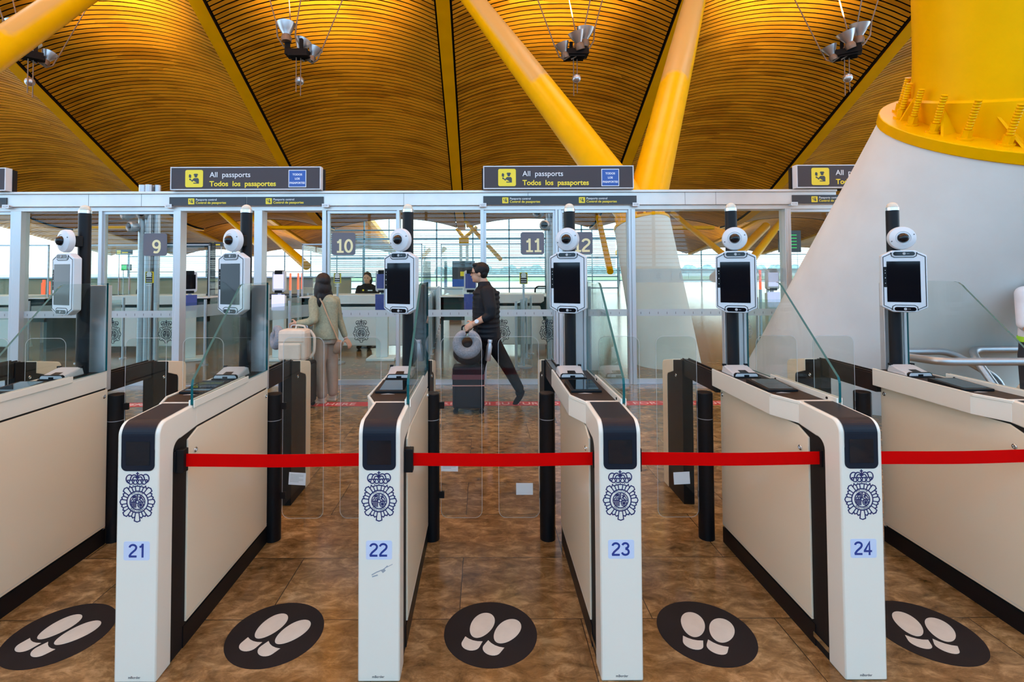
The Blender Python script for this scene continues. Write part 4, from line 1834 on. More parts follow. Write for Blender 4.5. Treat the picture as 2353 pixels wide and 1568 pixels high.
def lamp_cluster():
    t = thing('hanging_uplight', 'u', 'lamp', (0, 0, 0), 'uplight clusters hanging under the roof')

    def cup(c, ax, r):
        mb = MB()
        mb.lathe([(r * .30, -.40 * r), (r * .42, -.05 * r), (r * .62, .30 * r), (r * .88, .80 * r), (r, 1.10 * r), (r * .96, 1.10 * r), (r * .84, .80 * r), (r * .58, .34 * r), (r * .30, .20 * r)], c, ax, 28)
        o = mb.build('reflector', 'lamp_aluminium', t, smooth=50)
        mb = MB()
        mb.lathe([(r * .50, -.95 * r), (r * .56, -.5 * r), (r * .42, -.18 * r)], c, ax, 18)
        mb.build('lamp_base', 'lamp_bronze', o, smooth=40, org=(0, 0, 0))
        mb = MB()
        mb.lathe([(r * .58, .34 * r), (r * .57, .36 * r)], c, ax, 20)
        mb.build('bulb', 'lamp_glow', o, org=(0, 0, 0))
        return o
    cup((-.29, -.20, .34), (-.06, .1, 1), .28)
    cup((-.01, .22, .05), (.28, .2, 1), .26)
    cup((.42, .12, -.20), (.32, .15, 1), .22)
    mb = MB()
    mb.box(-.34, .34, -.22, .18, -.30, -.12)
    for i in range(4):
        mb.box(-.24, .38, -.26 + i * .12, -.22 + i * .12, -.36, -.30)
    mb.box(-.34, -.20, -.20, -.10, -.12, .18)
    mb.box(.10, .20, -.20, -.10, -.12, .20)
    mb.build('ballast_box', 'lamp_black', t, bevel=.01)
    mb = MB()
    for sx in (-1, 1):
        mb.tube([(-.29 + sx * .31, -.20, .68), (-.29 + sx * .27, -.20, .25), (-.15 + sx * .25, -.1, -.02), (.28 + sx * .10, .05, -.42)], .024, 8)
    mb.tube([(.66, .1, -.10), (.56, .1, -.36), (.40, .1, -.46), (.20, .1, -.32)], .024, 8)
    mb.build('yoke', 'lamp_bronze', t, smooth=50)
    mb = MB()
    mb.tube([(-.02, -.1, -.36), (-.02, -.1, -1.42)], .016, 8)
    mb.tube([(.10, -.05, -.36), (.10, -.05, -1.52)], .016, 8)
    mb.build('rod', 'lamp_bronze', t, smooth=50)
    mb = MB()
    mb.ell((.03, .06, -1.02), .135, nu=24, nv=16)
    mb.build('counterweight', 'lamp_aluminium', t, smooth=60)
    for a, b in (((-.60, -.20, .66), (-1.25, -.2, 3.0)), ((-.25, .05, .66), (-.75, .9, 3.4)), ((.02, -.20, .66), (.52, -.3, 3.4)), ((.68, .1, -.08), (1.9, .3, 3.2))):
        mb = MB()
        mb.tube([a, b], [.020, .014], 6)
        mb.build('hanger', 'lamp_bronze', t)
    return t


lc = lamp_cluster()
sp = []
for i, (x, sxn, lb) in enumerate(((-5.67, 1, 'metal uplight cluster hanging over doors 9 and 10'), (2.91, -1, 'metal uplight cluster hanging between the centre rib and the thick strut'),
                                  (11.26, -1, 'metal uplight cluster hanging beside the yellow drum at upper right'), (-13.95, -1, 'metal uplight cluster half hidden by the strut in the top left corner'))):
    r = lc if i == 0 else dup(lc, (0, 0, 0))
    r.location = (x, 15.5, 8.55)
    r['label'] = lb
    if i == 1 or i == 3:
        r.rotation_euler.z = math.radians(180 if i == 1 else 42)
    if i == 2:
        r.rotation_euler.z = math.radians(146)
    sp.append((x, 15.5, 8.55))
sp += [(-23.0, 15.5, 8.35), (20.5, 15.5, 8.35)]
for i, (x, y, z) in enumerate(sp):
    for (ty, tz, pw, ang) in ((18.2, 13.5, 4500, 105), (24.0, 10.0, 700, 60)):
        L = bpy.data.lights.new('uplight_or_fill', 'SPOT')
        L.energy = pw
        L.color = (1.0, 0.82, 0.58)
        L.spot_size = math.radians(ang)
        L.spot_blend = 1.0
        L.shadow_soft_size = 0.25
        o = bpy.data.objects.new('uplight_or_fill', L)
        C.objects.link(o)
        p = Vector((x, y + .1, z + 1.1))
        o.location = p
        o.rotation_euler = (Vector((x, ty, tz)) - p).to_track_quat('-Z', 'Y').to_euler()

# unseen uplights added above and behind the viewer, bouncing warm fill off the boarding
for x in (-23.0, -14.0, -5.95, 3.05, 12.05, 21.0):
    for y in (7.5, -1.5):
        L = bpy.data.lights.new('uplight_or_fill', 'SPOT')
        L.energy = 6200
        L.color = (1.0, 0.92, 0.74)
        L.spot_size = math.radians(150)
        L.spot_blend = 0.8
        L.shadow_soft_size = 0.3
        o = bpy.data.objects.new('uplight_or_fill', L)
        C.objects.link(o)
        o.location = (x, y, 9.6)
        o.rotation_euler = (math.pi, 0, 0)

for x in (-22.0, -11.0, 14.0, 25.0):  # fill spots added low under the farther roof to brighten its slats
    L = bpy.data.lights.new('uplight_or_fill', 'SPOT')
    L.energy = 800
    L.color = (1.0, 0.86, 0.62)
    L.spot_size = math.radians(140)
    L.spot_blend = 0.8
    L.shadow_soft_size = 0.3
    o = bpy.data.objects.new('uplight_or_fill', L)
    C.objects.link(o)
    o.location = (x, 52.0, 2.0)
    o.rotation_euler = (math.pi, 0, 0)

# ------------------------------------------------------------------ red waiting line with its words
mb = MB()
LY = 6.40
mb.box(-6.6, 3.9, LY - .10, LY + .10, 0.0, .0012)
rl = tag(mb.build('floor_line', 'red_line'), 'red line with white words across the floor before the doors', 'floor line')
mb = MB()


def fl2(u, v, h):
    return (u, v, .0012 + h)


for xc, s in ((-3.60, 'ESPERE AQUI SU TURNO'), (-2.56, 'WAIT HERE'), (.05, 'ESPERE AQUI SU TURNO'), (2.05, 'WAIT HERE FOR YOUR TURN'), (-5.3, 'WAIT HERE FOR YOUR TURN')):
    mb.flat(moved(text_polys(s, .155, .006, space=1.05), xc + (.55 if s == 'WAIT HERE' else 0), LY - .055), fl2, .0006)
mb.build('lettering', 'red_letters', rl)

# ------------------------------------------------------------------ booths, kiosks and queue barriers beyond the glass


def booth(x, y, label, officer=False):
    t = thing('passport_booth', label, 'booth', (x, y, 0), 'passport booths beyond the glass')
    w = 1.25
    mb = MB()
    mb.box(x - w, x + w, y, y + .06, .62, 1.10)
    mb.box(x - w, x - w + .06, y, y + 1.8, .0, 1.10)
    mb.box(x + w - .06, x + w, y, y + 1.8, .0, 1.10)
    mb.build('screen_front', 'booth_dark', t)
    mb = MB()
    mb.prism([(x - w * .62, .12), (x + w * .80, .12), (x + w * .66, .92), (x - w * .5, .92)], 'y', y - .10, y - .02)
    mb.build('base_panel', 'booth_white', t, bevel=.02)
    mb = MB()
    mb.box(x - w - .02, x + w + .02, y - .08, y + .5, 1.10, 1.13)
    mb.box(x - w * .55, x + w * .72, y - .12, y + .55, 1.13, 1.17)
    mb.prism([(x - w * .55, 1.165), (x - w * .55, 1.02), (x - w * .50, .98), (x + w * .67, .98), (x + w * .72, 1.02), (x + w * .72, 1.165)], 'y', y - .13, y - .10)
    mb.build('counter_ledge', 'booth_white', t, bevel=.01)
    mb = MB()
    mb.box(x - w, x + w, y + .02, y + .03, 1.13, 2.2)
    mb.box(x - w, x - w + .01, y + .03, y + 1.8, 1.13, 2.2)
    mb.box(x + w - .01, x + w, y + .03, y + 1.8, 1.13, 2.2)
    mb.build('glazing', 'facade_glass', t)
    mb = MB()
    for xx in (x - w, x + w - .02):
        mb.box(xx, xx + .02, y + .01, y + .04, 1.13, 2.22)
    mb.box(x - w, x + w, y + .01, y + .04, 2.2, 2.23)
    mb.build('glazing_frame', 'steel', t)
    mb = MB()
    mb.box(x - w + .06, x + w - .06, y + .06, y + .60, .72, .76)
    mb.build('desk', 'booth_dark', t)
    return t


booth(-10.3, 10.6, 'white fronted passport booth at the far left behind the leftmost scanner')
booth(-6.95, 10.6, 'white fronted passport booth seen through door 9')
booth(-2.52, 10.6, 'white fronted passport booth with a seated officer seen through door 10')
booth(.36, 10.7, 'white fronted passport booth beyond the walking man')


def kiosk(x, y, scr, label, yaw=0.0):
    t = thing('kiosk', label, 'kiosk', (x, y, 0), 'small screens on stands beyond the glass')

    def T(q):
        return q.xf(Matrix.Translation((x, y, 0)) @ Matrix.Rotation(yaw, 4, 'Z'))
    mb = MB()
    mb.box(-.11, .11, -.06, .06, .05, 1.20)
    mb.box(-.26, .26, -.22, .22, 0, .05)
    T(mb).build('stand', 'booth_white', t, bevel=.01)
    mb = MB()
    mb.box(-.12, .12, -.075, -.06, .93, 1.22)
    T(mb).build('pad', scr if scr == 'screen_lilac' else 'screen_blue', t)
    mb = MB()
    mb.prism(rrect(-.12, .12, 1.27, 1.66, .04), 'y', -.06, .03)
    mb.box(-.03, .03, -.02, .02, 1.19, 1.28)
    T(mb).build('housing', 'white_plastic', t, bevel=.006)
    mb = MB()
    mb.box(-.095, .095, -.065, -.059, 1.33, 1.60)
    T(mb).build('screen', scr, t)
    mb = MB()
    mb.box(-.07, .07, -.068, .03, 1.60, 1.675)
    T(mb).build('camera_bar', 'black_satin', t, bevel=.005)
    mb = MB()
    mb.box(-.07, .07, -.068, .03, 1.25, 1.30)
    T(mb).build('camera_bar', 'black_satin', t, bevel=.005)
    return t


for px, y, scr, lb, yw in ((643, 9.6, 'screen_lilac', 'small kiosk with a lit lilac screen left of the walking woman', 0),
                           (437, 9.6, 'screen_black', 'small kiosk with a black screen seen through the open door right of door 9', .5),
                           (879, 9.6, 'screen_blue', 'small kiosk with a blue screen right of the seated officer', 0),
                           (1081, 9.6, 'screen_blue', 'small kiosk with a blue screen half hidden by the walking man', 0),
                           (1772, 10.0, 'screen_lilac', 'small kiosk with a lit lilac screen beside the big concrete pier', 0)):
    kiosk((px - 1110) * y / FPX, y, scr, lb, yw)


def barrier(p0, p1, n, label, h=1.12, band=True):
    p0, p1 = Vector(p0), Vector(p1)
    t = thing('glass_barrier', label, 'barrier', tuple(p0), 'glass queue barriers beyond the doors')
    d = (p1 - p0)
    u = d.normalized()
    s = Vector((-u.y, u.x, 0)) * .005
    for i in range(n + 1):
        p = p0 + d * i / n
        mb = MB()
        mb.cyl((p.x, p.y, 0), (p.x, p.y, h + .04), .024, n=14)
        mb.cyl((p.x, p.y, 0), (p.x, p.y, .015), .06, n=14)
        mb.build('post', 'steel', t, smooth=40)
    for i in range(n):
        a, b = p0 + d * i / n + u * .035, p0 + d * (i + 1) / n - u * .035
        mb = MB()
        mb.add([a - s + Vector((0, 0, .12)), b - s + Vector((0, 0, .12)), b + s + Vector((0, 0, .12)), a + s + Vector((0, 0, .12)),
                a - s + Vector((0, 0, h)), b - s + Vector((0, 0, h)), b + s + Vector((0, 0, h)), a + s + Vector((0, 0, h))],
               [(0, 1, 2, 3), (7, 6, 5, 4), (0, 4, 5, 1), (1, 5, 6, 2), (2, 6, 7, 3), (3, 7, 4, 0)])
        gp_ = mb.build('glass_panel', 'wall_glass', t)
        if band:
            mb = MB()
            s2 = s * 1.25
            z0, z1 = h - .26, h - .05
            for sg in (-1, 1):
                q = s2 * sg
                mb.add([a + q + Vector((0, 0, z0)), b + q + Vector((0, 0, z0)), b + q + Vector((0, 0, z1)), a + q + Vector((0, 0, z1))], [(0, 1, 2, 3)])
            mb.build('frosted_band', 'frost_light', gp_, org=p0)
    return t


barrier((-5.25, 8.2, 0), (-4.05, 11.8, 0), 4, 'glass barrier in the open doorway right of door 9')
barrier((-3.55, 8.2, 0), (-2.75, 9.6, 0), 3, 'glass barrier left of the walking woman')
barrier((-.95, 8.6, 0), (-1.35, 15.6, 0), 9, 'long glass barrier receding just right of gate 22', h=1.15, band=False)
barrier((1.75, 8.4, 0), (2.6, 15.0, 0), 8, 'long glass barrier receding behind door 12', h=1.35, band=False)
barrier((.55, 8.6, 0), (.95, 10.2, 0), 3, 'short glass barrier behind the walking man', h=1.1, band=False)
barrier((-8.3, 8.3, 0), (-6.9, 9.8, 0), 3, 'glass barrier at the far left behind door 9', band=True)
barrier((4.4, 9.2, 0), (6.0, 9.2, 0), 3, 'glass barrier beside the kiosk near the big pier', band=True)

# olive partition added across the left hall to block bright horizon, with bench ledge
mb = MB()
mb.box(-32, -5.2, 20.0, 20.12, .78, 1.40)
wl_ = struct(mb.build('wall_left_added', 'olive_partition'))
mb = MB()
mb.box(-32, -5.2, 19.98, 20.14, 0, .78)
mb.build('dado', 'dark_dado', wl_)  # dark lower half added against bright floor reflections
mb = MB()
mb.box(-32, -5.1, 19.9, 20.2, 1.40, 1.45)
struct(mb.build('trim_21', 'steel'))

# steel air towers with round nozzles
for (x, y, lb) in ((1.33, 9.35, 'steel air supply tower with round nozzles behind door 11'), (-6.15, 9.35, 'steel air supply tower with round nozzles behind door 9')):
    t = thing('air_tower', lb, 'duct', (x, y, 0), 'steel air towers beyond the glass')
    for i, (dx, dy, r) in enumerate(((-.10, 0, .075), (.035, -.05, .06), (.10, .06, .055), (.17, -.01, .05))):
        mb = MB()
        mb.cyl((x + dx, y + dy, 0), (x + dx, y + dy, 3.25), r, n=20)
        for z in (.8, 1.6, 2.4):
            mb.cyl((x + dx, y + dy, z), (x + dx, y + dy, z + .02), r * 1.06, n=20)
        mb.build('pipe', 'steel', t, smooth=40)
    for (dx, z, ax) in ((-.30, 2.70, (-.5, -.8, 0)), (-.02, 2.71, (.1, -1, 0)), (-.19, 2.47, (-.35, -.9, 0))):
        mb = MB()
        mb.lathe([(.05, -.10), (.095, .0), (.095, .09), (.07, .11), (.055, .09), (.055, .03)], (x + dx, y - .10, z), ax, 20)
        nz = mb.build('nozzle', 'steel', t, smooth=40)
        mb = MB()
        mb.lathe([(.054, .04), (.053, .045)], (x + dx, y - .10, z), ax, 16)
        mb.build('throat', 'black_matt', nz, org=(x, y, 0))

# black framed canopy and screens at left, information boards
t = thing('waiting_shelter', 'black framed glass shelter seen through the open door right of door 9', 'shelter', at(440, 620, 14.0) - Vector((0, 0, 1.7)))
x0, x1 = (405 - 1110) * 14 / FPX, (478 - 1110) * 14 / FPX
mb = MB()
mb.box(x0 - .8, x1 + .1, 14.0, 14.2, 2.33, 2.45)
mb.box(x1 - .02, x1 + .1, 14.0, 14.2, 0, 2.33)
mb.box(x0 - .8, x0 - .7, 14.0, 14.2, 0, 2.33)
mb.build('frame', 'black_satin', t)
mb = MB()
mb.box(x0 - .7, x1 - .02, 14.1, 14.11, 0.1, 2.33)
mb.build('pane', 'facade_glass', t)
for (px, py, w, h, y, m_, lb) in ((1203, 640, 18, 26, 8.75, 'sign_charcoal', 'dark notice board with a yellow edge behind door 11'),
                                  (343, 638, 18, 26, 8.75, 'sign_charcoal', 'dark notice board with a yellow edge behind door 9'),
                                  (775, 640, 16, 22, 9.2, 'sign_charcoal', 'dark notice board with a yellow edge left of the seated officer'),
                                  ):
    p = at(px, py, y)
    w, h = w * y / FPX / 2, h * y / FPX / 2
    t = thing('notice_board', lb, 'notice', (p.x, y, 0), 'notice boards beyond the glass')
    mb = MB()
    mb.box(p.x - w, p.x + w, y, y + .02, p.z - h, p.z + h)
    mb.build('border', 'sign_yellow', t)
    mb = MB()
    mb.box(p.x - w + .012, p.x + w - .012, y - .004, y, p.z - h + .012, p.z + h - .012)
    mb.build('panel', m_, t)
    mb = MB()
    mb.flat([disc2(p.x, p.z + h * .55, .045)], lay(y - .004), .001)
    for i in range(5):
        zz = p.z + h * .15 - i * .038
        mb.box(p.x - w * .7, p.x + w * .7, y - .006, y - .004, zz - .006, zz + .006)
    mb.build('print', 'paper', t)
    mb = MB()
    mb.cyl((p.x, y + .03, 0), (p.x, y + .03, p.z + h), .02, n=10)
    mb.cyl((p.x, y + .03, 0), (p.x, y + .03, .02), .14, n=16)
    mb.build('stand', 'steel', t, smooth=40)
# blue and black totem under the yellow bracket
y = 19.0
p = at(1065, 640, y)
t = thing('info_totem', 'slim black and blue information totem left of the walking man', 'totem', (p.x, y, 0))
mb = MB()
mb.box(p.x - .42, p.x + .42, y, y + .15, 0, 1.05)
mb.build('cabinet', 'booth_white', t)
mb = MB()
mb.box(p.x - .42, p.x + .42, y - .01, y + .14, 1.05, 1.34)
mb.build('panel', 'sign_blue', t, label='blue panel')
mb = MB()
mb.box(p.x - .42, p.x + .42, y - .01, y + .14, 1.34, 2.0)
pb = mb.build('panel', 'sign_dark', t, label='black panel')
mb = MB()
mb.box(p.x - .12, p.x + .05, y - .016, y - .01, 1.45, 1.62)
mb.build('symbol', 'sign_yellow', pb)
# white desks along the far lanes
for (a, b, y, z, lb) in ((985, 1063, 16.5, 1.12, 'white desk front beyond the long glass barrier'), (1205, 1262, 14.0, 1.0, 'low white desk beyond door 11')):
    x0, x1 = (a - 1110) * y / FPX, (b - 1110) * y / FPX
    t = thing('service_desk', lb, 'desk', (x0, y, 0))
    mb = MB()
    mb.box(x0, x1, y, y + .6, .12, z - .04)
    mb.build('front', 'booth_white', t)
    mb = MB()
    mb.box(x0 - .05, x1 + .05, y - .05, y + .65, z - .04, z)
    mb.build('worktop', 'booth_white', t)
    mb = MB()
    mb.box(x0 + .05, x1 - .05, y + .05, y + .55, 0, .12)
    mb.build('plinth', 'lamp_bronze', t)
# mesh backed office chairs behind the booths
for (px, y, lb) in ((1252, 13.2, 'black mesh backed chair behind door 11'), (338, 13.2, 'black mesh backed chair behind the booth of door 9')):
    x = (px - 1110) * y / FPX
    t = thing('office_chair', lb, 'chair', (x, y, 0), 'office chairs in the booths')
    mb = MB()
    mb.flat(stroke(rrect(x - .26, x + .26, .62, 1.24, .10), .035, True), lambda u, v, h: (u, y + h, v), .03)
    mb.build('back_frame', 'black_satin', t)
    mb = MB()
    for i in range(17):
        mb.box(x - .24 + i * .03, x - .234 + i * .03, y + .012, y + .018, .64, 1.22)
    for i in range(19):
        mb.box(x - .24, x + .24, y + .012, y + .018, .66 + i * .03, .666 + i * .03)
    mb.build('backrest', 'black_matt', t)
    mb = MB()
    mb.box(x - .25, x + .25, y - .5, y - .02, .43, .50)
    mb.build('seat', 'black_cloth', t, bevel=.02)
    mb = MB()
    mb.cyl((x, y - .25, .05), (x, y - .25, .43), .03)
    for k in range(5):
        a = 2 * math.pi * k / 5
        mb.cyl((x, y - .25, .09), (x + .3 * math.cos(a), y - .25 + .3 * math.sin(a), .06), .02, n=8)
        mb.ell((x + .3 * math.cos(a), y - .25 + .3 * math.sin(a), .03), .03, nu=10, nv=6)
    mb.build('swivel_base', 'black_satin', t)

# far yellow bracket on a pale post, and slimmer struts in the hall beyond
y = 35.35
x = RIB0 + .12
t = thing('post', 'pale post with a yellow forked head at the end of the centre rib', 'post', (x, y, 0))
mb = MB()
mb.box(x - .32, x - .12, y, y + .25, 0, 3.4)
mb.box(x + .12, x + .32, y, y + .25, 0, 3.4)
mb.build('shaft', 'white_paint', t)
mb = MB()
mb.box(x - .34, x + .34, y - .02, y + .27, 3.4, 3.95)
mb.tube([(x, y + .1, 3.9), (x - .5, y + .1, 4.6)], .13, 12)
mb.tube([(x, y + .1, 3.9), (x + .9, y + .1, 4.7)], .13, 12)
mb.build('head', 'yellow_paint', t)
for (a, b, ya, yb, r, lb) in (((1545, 490), (1690, 608), 27, 21, .13, 'slim yellow strut sloping down behind the slim pier'),
                              ((1690, 645), (1812, 488), 19, 27, .16, 'slim yellow strut rising to the left of the big pier'),
                              ((1640, 640), (1760, 520), 22, 26, .20, 'short orange strut behind the pole of gate 24'),
                              ((1060, 498), (1150, 596), 33, 28, .12, 'slim yellow strut right of the far bracket'),
                              ((500, 480), (600, 570), 32, 26, .16, 'slim yellow strut behind the camera of gate 21'),
                              ((575, 497), (705, 612), 29, 22, .18, 'slim yellow strut between the open doors and door 10'),
                              ((1375, 500), (1402, 625), 27, 22, .14, 'slim yellow strut between door 12 and the slim pier')):
    p, q = at(*a, ya), at(*b, yb)
    strut([p, q], [r, r], lb, matn='yellow_paint')
for (a, b, y, z, lb) in ((604, 745, 27.0, None, 'long yellow tube crossing between the open doors and door 10'), (205, 330, 27.0, None, 'long yellow tube crossing behind door 9'), (1545, 1640, 27.0, None, 'long yellow tube crossing behind the slim pier')):
    p, q = at(a, 524, y), at(b, 524, y)
    strut([p, q], [.11, .11], lb, matn='yellow_paint')
# small lit signs hanging beyond the left doors
for (px, py, w, h, y, m_, lb) in ((497, 562, 26, 8, 16.0, 'sign_yellow', 'small yellow sign beside the camera of gate 21'), (284, 580, 30, 9, 15.0, 'sign_yellow', 'small dark sign with yellow letters behind door 9'),
                                  (289, 615, 18, 11, 16.5, 'exit_green', 'green lit exit sign behind door 9'), (1815, 555, 44, 38, 24.0, 'sign_dark', 'dark departures board beside the big pier')):
    p = at(px, py, y)
    w, h = w * y / FPX / 2, h * y / FPX / 2
    t = thing('direction_sign', lb, 'sign', (p.x, y, p.z))
    mb = MB()
    mb.box(p.x - w * 1.15, p.x + w * 1.15, y, y + .08, p.z - h * 1.3, p.z + h * 1.3)
    mb.build('box', 'sign_dark', t)
    mb = MB()
    if m_ != 'sign_dark':
        mb.box(p.x - w, p.x - w + 2 * h, y - .006, y, p.z - h, p.z + h)
        mb.box(p.x - w + 2.6 * h, p.x + w * .7, y - .006, y, p.z - h * .6, p.z + h * .1)
    else:
        for i in range(5):
            mb.box(p.x - w * .8, p.x + w * .7, y - .006, y, p.z + h * .7 - i * .15, p.z + h * .7 - i * .15 + .04)
    mb.build('symbol', m_ if m_ != 'sign_dark' else 'exit_green', t)
    mb = MB()
    for s in (-1, 1):
        mb.cyl((p.x + s * w * .8, y + .04, 0), (p.x + s * w * .8, y + .04, p.z - h), .012, n=6)
    mb.build('stand', 'steel', t)
# queue posts with red lit tops, far back
for i, (px, y, hh) in enumerate(((100, 13.5, 1.35), (112, 13.8, 1.3), (98, 12.0, 1.3), (667, 15.0, 1.5), (685, 15.5, 1.5), (694, 16.0, 1.5), (1747, 13.0, 1.55), (1764, 13.3, 1.55))):
    x = (px - 1110) * y / FPX
    t = thing('signal_post', ['red lit post behind the leftmost camera', 'second red lit post behind the leftmost camera', 'red lit post nearest the left door frame', 'leftmost red lit post beyond the walking woman', 'middle red lit post beyond the walking woman', 'rightmost red lit post beyond the walking woman', 'left red lit post right of the scanner on gate 24', 'right red lit post right of the scanner on gate 24'][i], 'post', (x, y, 0), 'red lit posts far beyond the glass')
    mb = MB()
    mb.box(x - .025, x + .025, y, y + .05, 0, hh - .4)
    mb.build('shaft', 'steel', t)
    mb = MB()
    mb.box(x - .022, x + .022, y, y + .045, hh - .4, hh + .1)
    mb.build('light', 'red_light', t)

# ------------------------------------------------------------------ people


def blob(name, mb, matn, parent, voxel=.010, smooth=4, label=None):
    """fuse every lump of mb into one continuous skin"""
    org = ORG.get(parent.name, Vector())
    me = mb.mesh(name, matn, org)
    tmp = bpy.data.objects.new(name, me)
    C.objects.link(tmp)
    r = tmp.modifiers.new('fuse', 'REMESH')
    r.mode = 'VOXEL'
    r.voxel_size = voxel
    s = tmp.modifiers.new('soften', 'SMOOTH')
    s.factor = .5
    s.iterations = smooth
    dg = bpy.context.evaluated_depsgraph_get()
    nm = bpy.data.meshes.new_from_object(tmp.evaluated_get(dg))
    nm.name = name
    bpy.data.objects.remove(tmp)
    nm.materials.clear()
    nm.materials.append(MATS[matn])
    for p in nm.polygons:
        p.use_smooth = True
        p.material_index = 0
    o = bpy.data.objects.new(name, nm)
    C.objects.link(o)
    o.parent = parent
    ORG[o.name] = org
    if label:
        o['label'] = label
    return o


def limb(mb, pts, rs, n=14):
    for (a, b, r0, r1) in zip(pts[:-1], pts[1:], rs[:-1], rs[1:]):
        mb.cyl(a, b, r0, r1, n=n)
    for p, r in zip(pts, rs):
        mb.ell(p, r * .995, nu=14, nv=10)


def hand(mb, wrist, d, side, back, grip=0.0, s=1.0):
    """wrist point, pointing direction, thumb side, back-of-hand direction; grip curls the fingers"""
    d, side, back = Vector(d).normalized(), Vector(side).normalized(), Vector(back).normalized()
    w = Vector(wrist)
    R = Matrix((side, d, back)).transposed()
    mb.ell(w + d * .045 * s, (.040 * s, .050 * s, .018 * s), R, 12, 8)
    for i, (o, L) in enumerate(((.030, .072), (.010, .080), (-.010, .075), (-.029, .060))):
        p = w + d * .082 * s + side * o * s
        pts = [p]
        ang = .12 + .35 * grip
        dirn = d.copy()
        for k, f in enumerate((.45, .32, .23)):
            ca, sa = math.cos(ang), math.sin(ang)
            dirn = (d * ca - back * sa)
            pts.append(pts[-1] + dirn * L * f * s)
            ang += .18 + .75 * grip
        limb(mb, pts, [.0088 * s, .0083 * s, .0076 * s, .0068 * s], 8)
    p = w + d * .025 * s + side * .034 * s
    limb(mb, [p, p + (d * .55 + side * .75 - back * .3).normalized() * .035 * s, p + (d * .55 + side * .75 - back * .3).normalized() * .035 * s + (d * .85 + side * .3 - back * .35 * (1 + grip)).normalized() * .030 * s], [.011 * s, .0098 * s, .008 * s], 8)


def head(mb, c, f, s=1.0):
    """skull, jaw, nose and ears about centre c, facing f"""
    c, f = Vector(c), Vector((f[0], f[1], 0)).normalized()
    r = Vector((f.y, -f.x, 0))
    up = Vector((0, 0, 1))
    R = Matrix((r, f, up)).transposed()
    mb.ell(c + up * .022 * s, (.076 * s, .095 * s, .098 * s), R)
    mb.ell(c + f * .022 * s - up * .045 * s, (.060 * s, .072 * s, .075 * s), R)
    mb.ell(c + f * .062 * s - up * .088 * s, (.030 * s, .026 * s, .024 * s), R)
    mb.ell(c + f * .098 * s - up * .022 * s, (.013 * s, .020 * s, .015 * s), R)
    mb.ell(c + f * .088 * s + up * .002 * s, (.009 * s, .012 * s, .024 * s), R)
    mb.ell(c + f * .086 * s - up * .055 * s, (.024 * s, .012 * s, .011 * s), R)
    mb.ell(c + f * .075 * s + up * .028 * s, (.052 * s, .018 * s, .013 * s), R)
    for q in (-1, 1):
        mb.ell(c + r * q * .077 * s - up * .010 * s - f * .004 * s, (.010 * s, .018 * s, .030 * s), R)


def eyes(c, f, parent, s=1.0):
    c, f = Vector(c), Vector((f[0], f[1], 0)).normalized()
    r = Vector((f.y, -f.x, 0))
    mb = MB()
    for q in (-1, 1):
        mb.ell(c + f * .083 * s + r * q * .031 * s + Vector((0, 0, .006 * s)), .0105 * s, nu=12, nv=8)
    mb.build('eyes', 'eye_dark', parent, smooth=60)
    mb = MB()
    mb.ell(c + f * .0965 * s - Vector((0, 0, .055 * s)), (.020 * s, .006 * s, .006 * s), Matrix((r, f, Vector((0, 0, 1)))).transposed())
    mb.build('lips', 'lip', parent, smooth=60)


# --- woman walking away to the left with her luggage
PWO = (-2.02, 6.56, 0)
t = thing('person', 'person with long dark hair in a sage green cardigan, seen from behind, holding a suitcase', 'person', PWO)
f = (-.72, .70)
hc = Vector((-2.065, 6.56, 1.502))
b = MB()
head(b, hc, f, .98)
limb(b, [(-2.05, 6.56, 1.44), (-2.03, 6.56, 1.34)], [.052, .058])
b.rings([((-2.02, 6.56, 1.335), .09, .06, -.8), ((-2.02, 6.56, 1.28), .15, .09, -.8), ((-2.0, 6.56, 1.08), .125, .09, -.8), ((-1.99, 6.56, .90), .135, .10, -.8)])
limb(b, [(-2.17, 6.43, 1.0), (-2.33, 6.41, 1.005)], [.036, .027])
hand(b, (-2.335, 6.41, 1.005), (-.92, 0, -.30), (0, -.3, .95), (-.1, -.95, .2), .9, .95)
limb(b, [(-1.875, 6.72, .98), (-1.80, 6.70, .775)], [.036, .026])
hand(b, (-1.80, 6.70, .775), (.55, -.1, -.83), (-.6, -.7, -.2), (.7, -.5, .3), .25, .95)
limb(b, [(-2.015, 6.54, .90), (-2.04, 6.50, .74), (-2.065, 6.45, .5), (-2.03, 6.45, .09)], [.06, .06, .05, .04])
limb(b, [(-2.0, 6.56, .90), (-1.975, 6.59, .74), (-1.955, 6.60, .5), (-1.93, 6.58, .09)], [.06, .06, .05, .04])
blob('body', b, 'skin', t, .0055, 3)
eyes(hc, f, t)
b = MB()
F, Rr = Vector((f[0], f[1], 0)).normalized(), Vector((f[1], -f[0], 0)).normalized()
RM = Matrix((Rr, F, Vector((0, 0, 1)))).transposed()
b.ell(hc + Vector((0, 0, .030)) - F * .018, (.094, .105, .108), RM)
b.ell(hc - F * .045 - Vector((0, 0, .07)), (.098, .075, .13), RM)
b.ell(hc - F * .055 - Vector((0, 0, .17)) + Rr * .01, (.105, .060, .13), RM)
b.ell(hc - F * .060 - Vector((0, 0, .255)) + Rr * .045, (.070, .045, .10), RM)
b.ell(hc - F * .050 - Vector((0, 0, .235)) - Rr * .05, (.055, .042, .09), RM)
b.ell(hc + Rr * .075 - Vector((0, 0, .10)), (.034, .06, .13), RM)
b.ell(hc - Rr * .075 - Vector((0, 0, .10)), (.034, .06, .13), RM)
blob('hair', b, 'hair_dark', t, .009, 3)
b = MB()
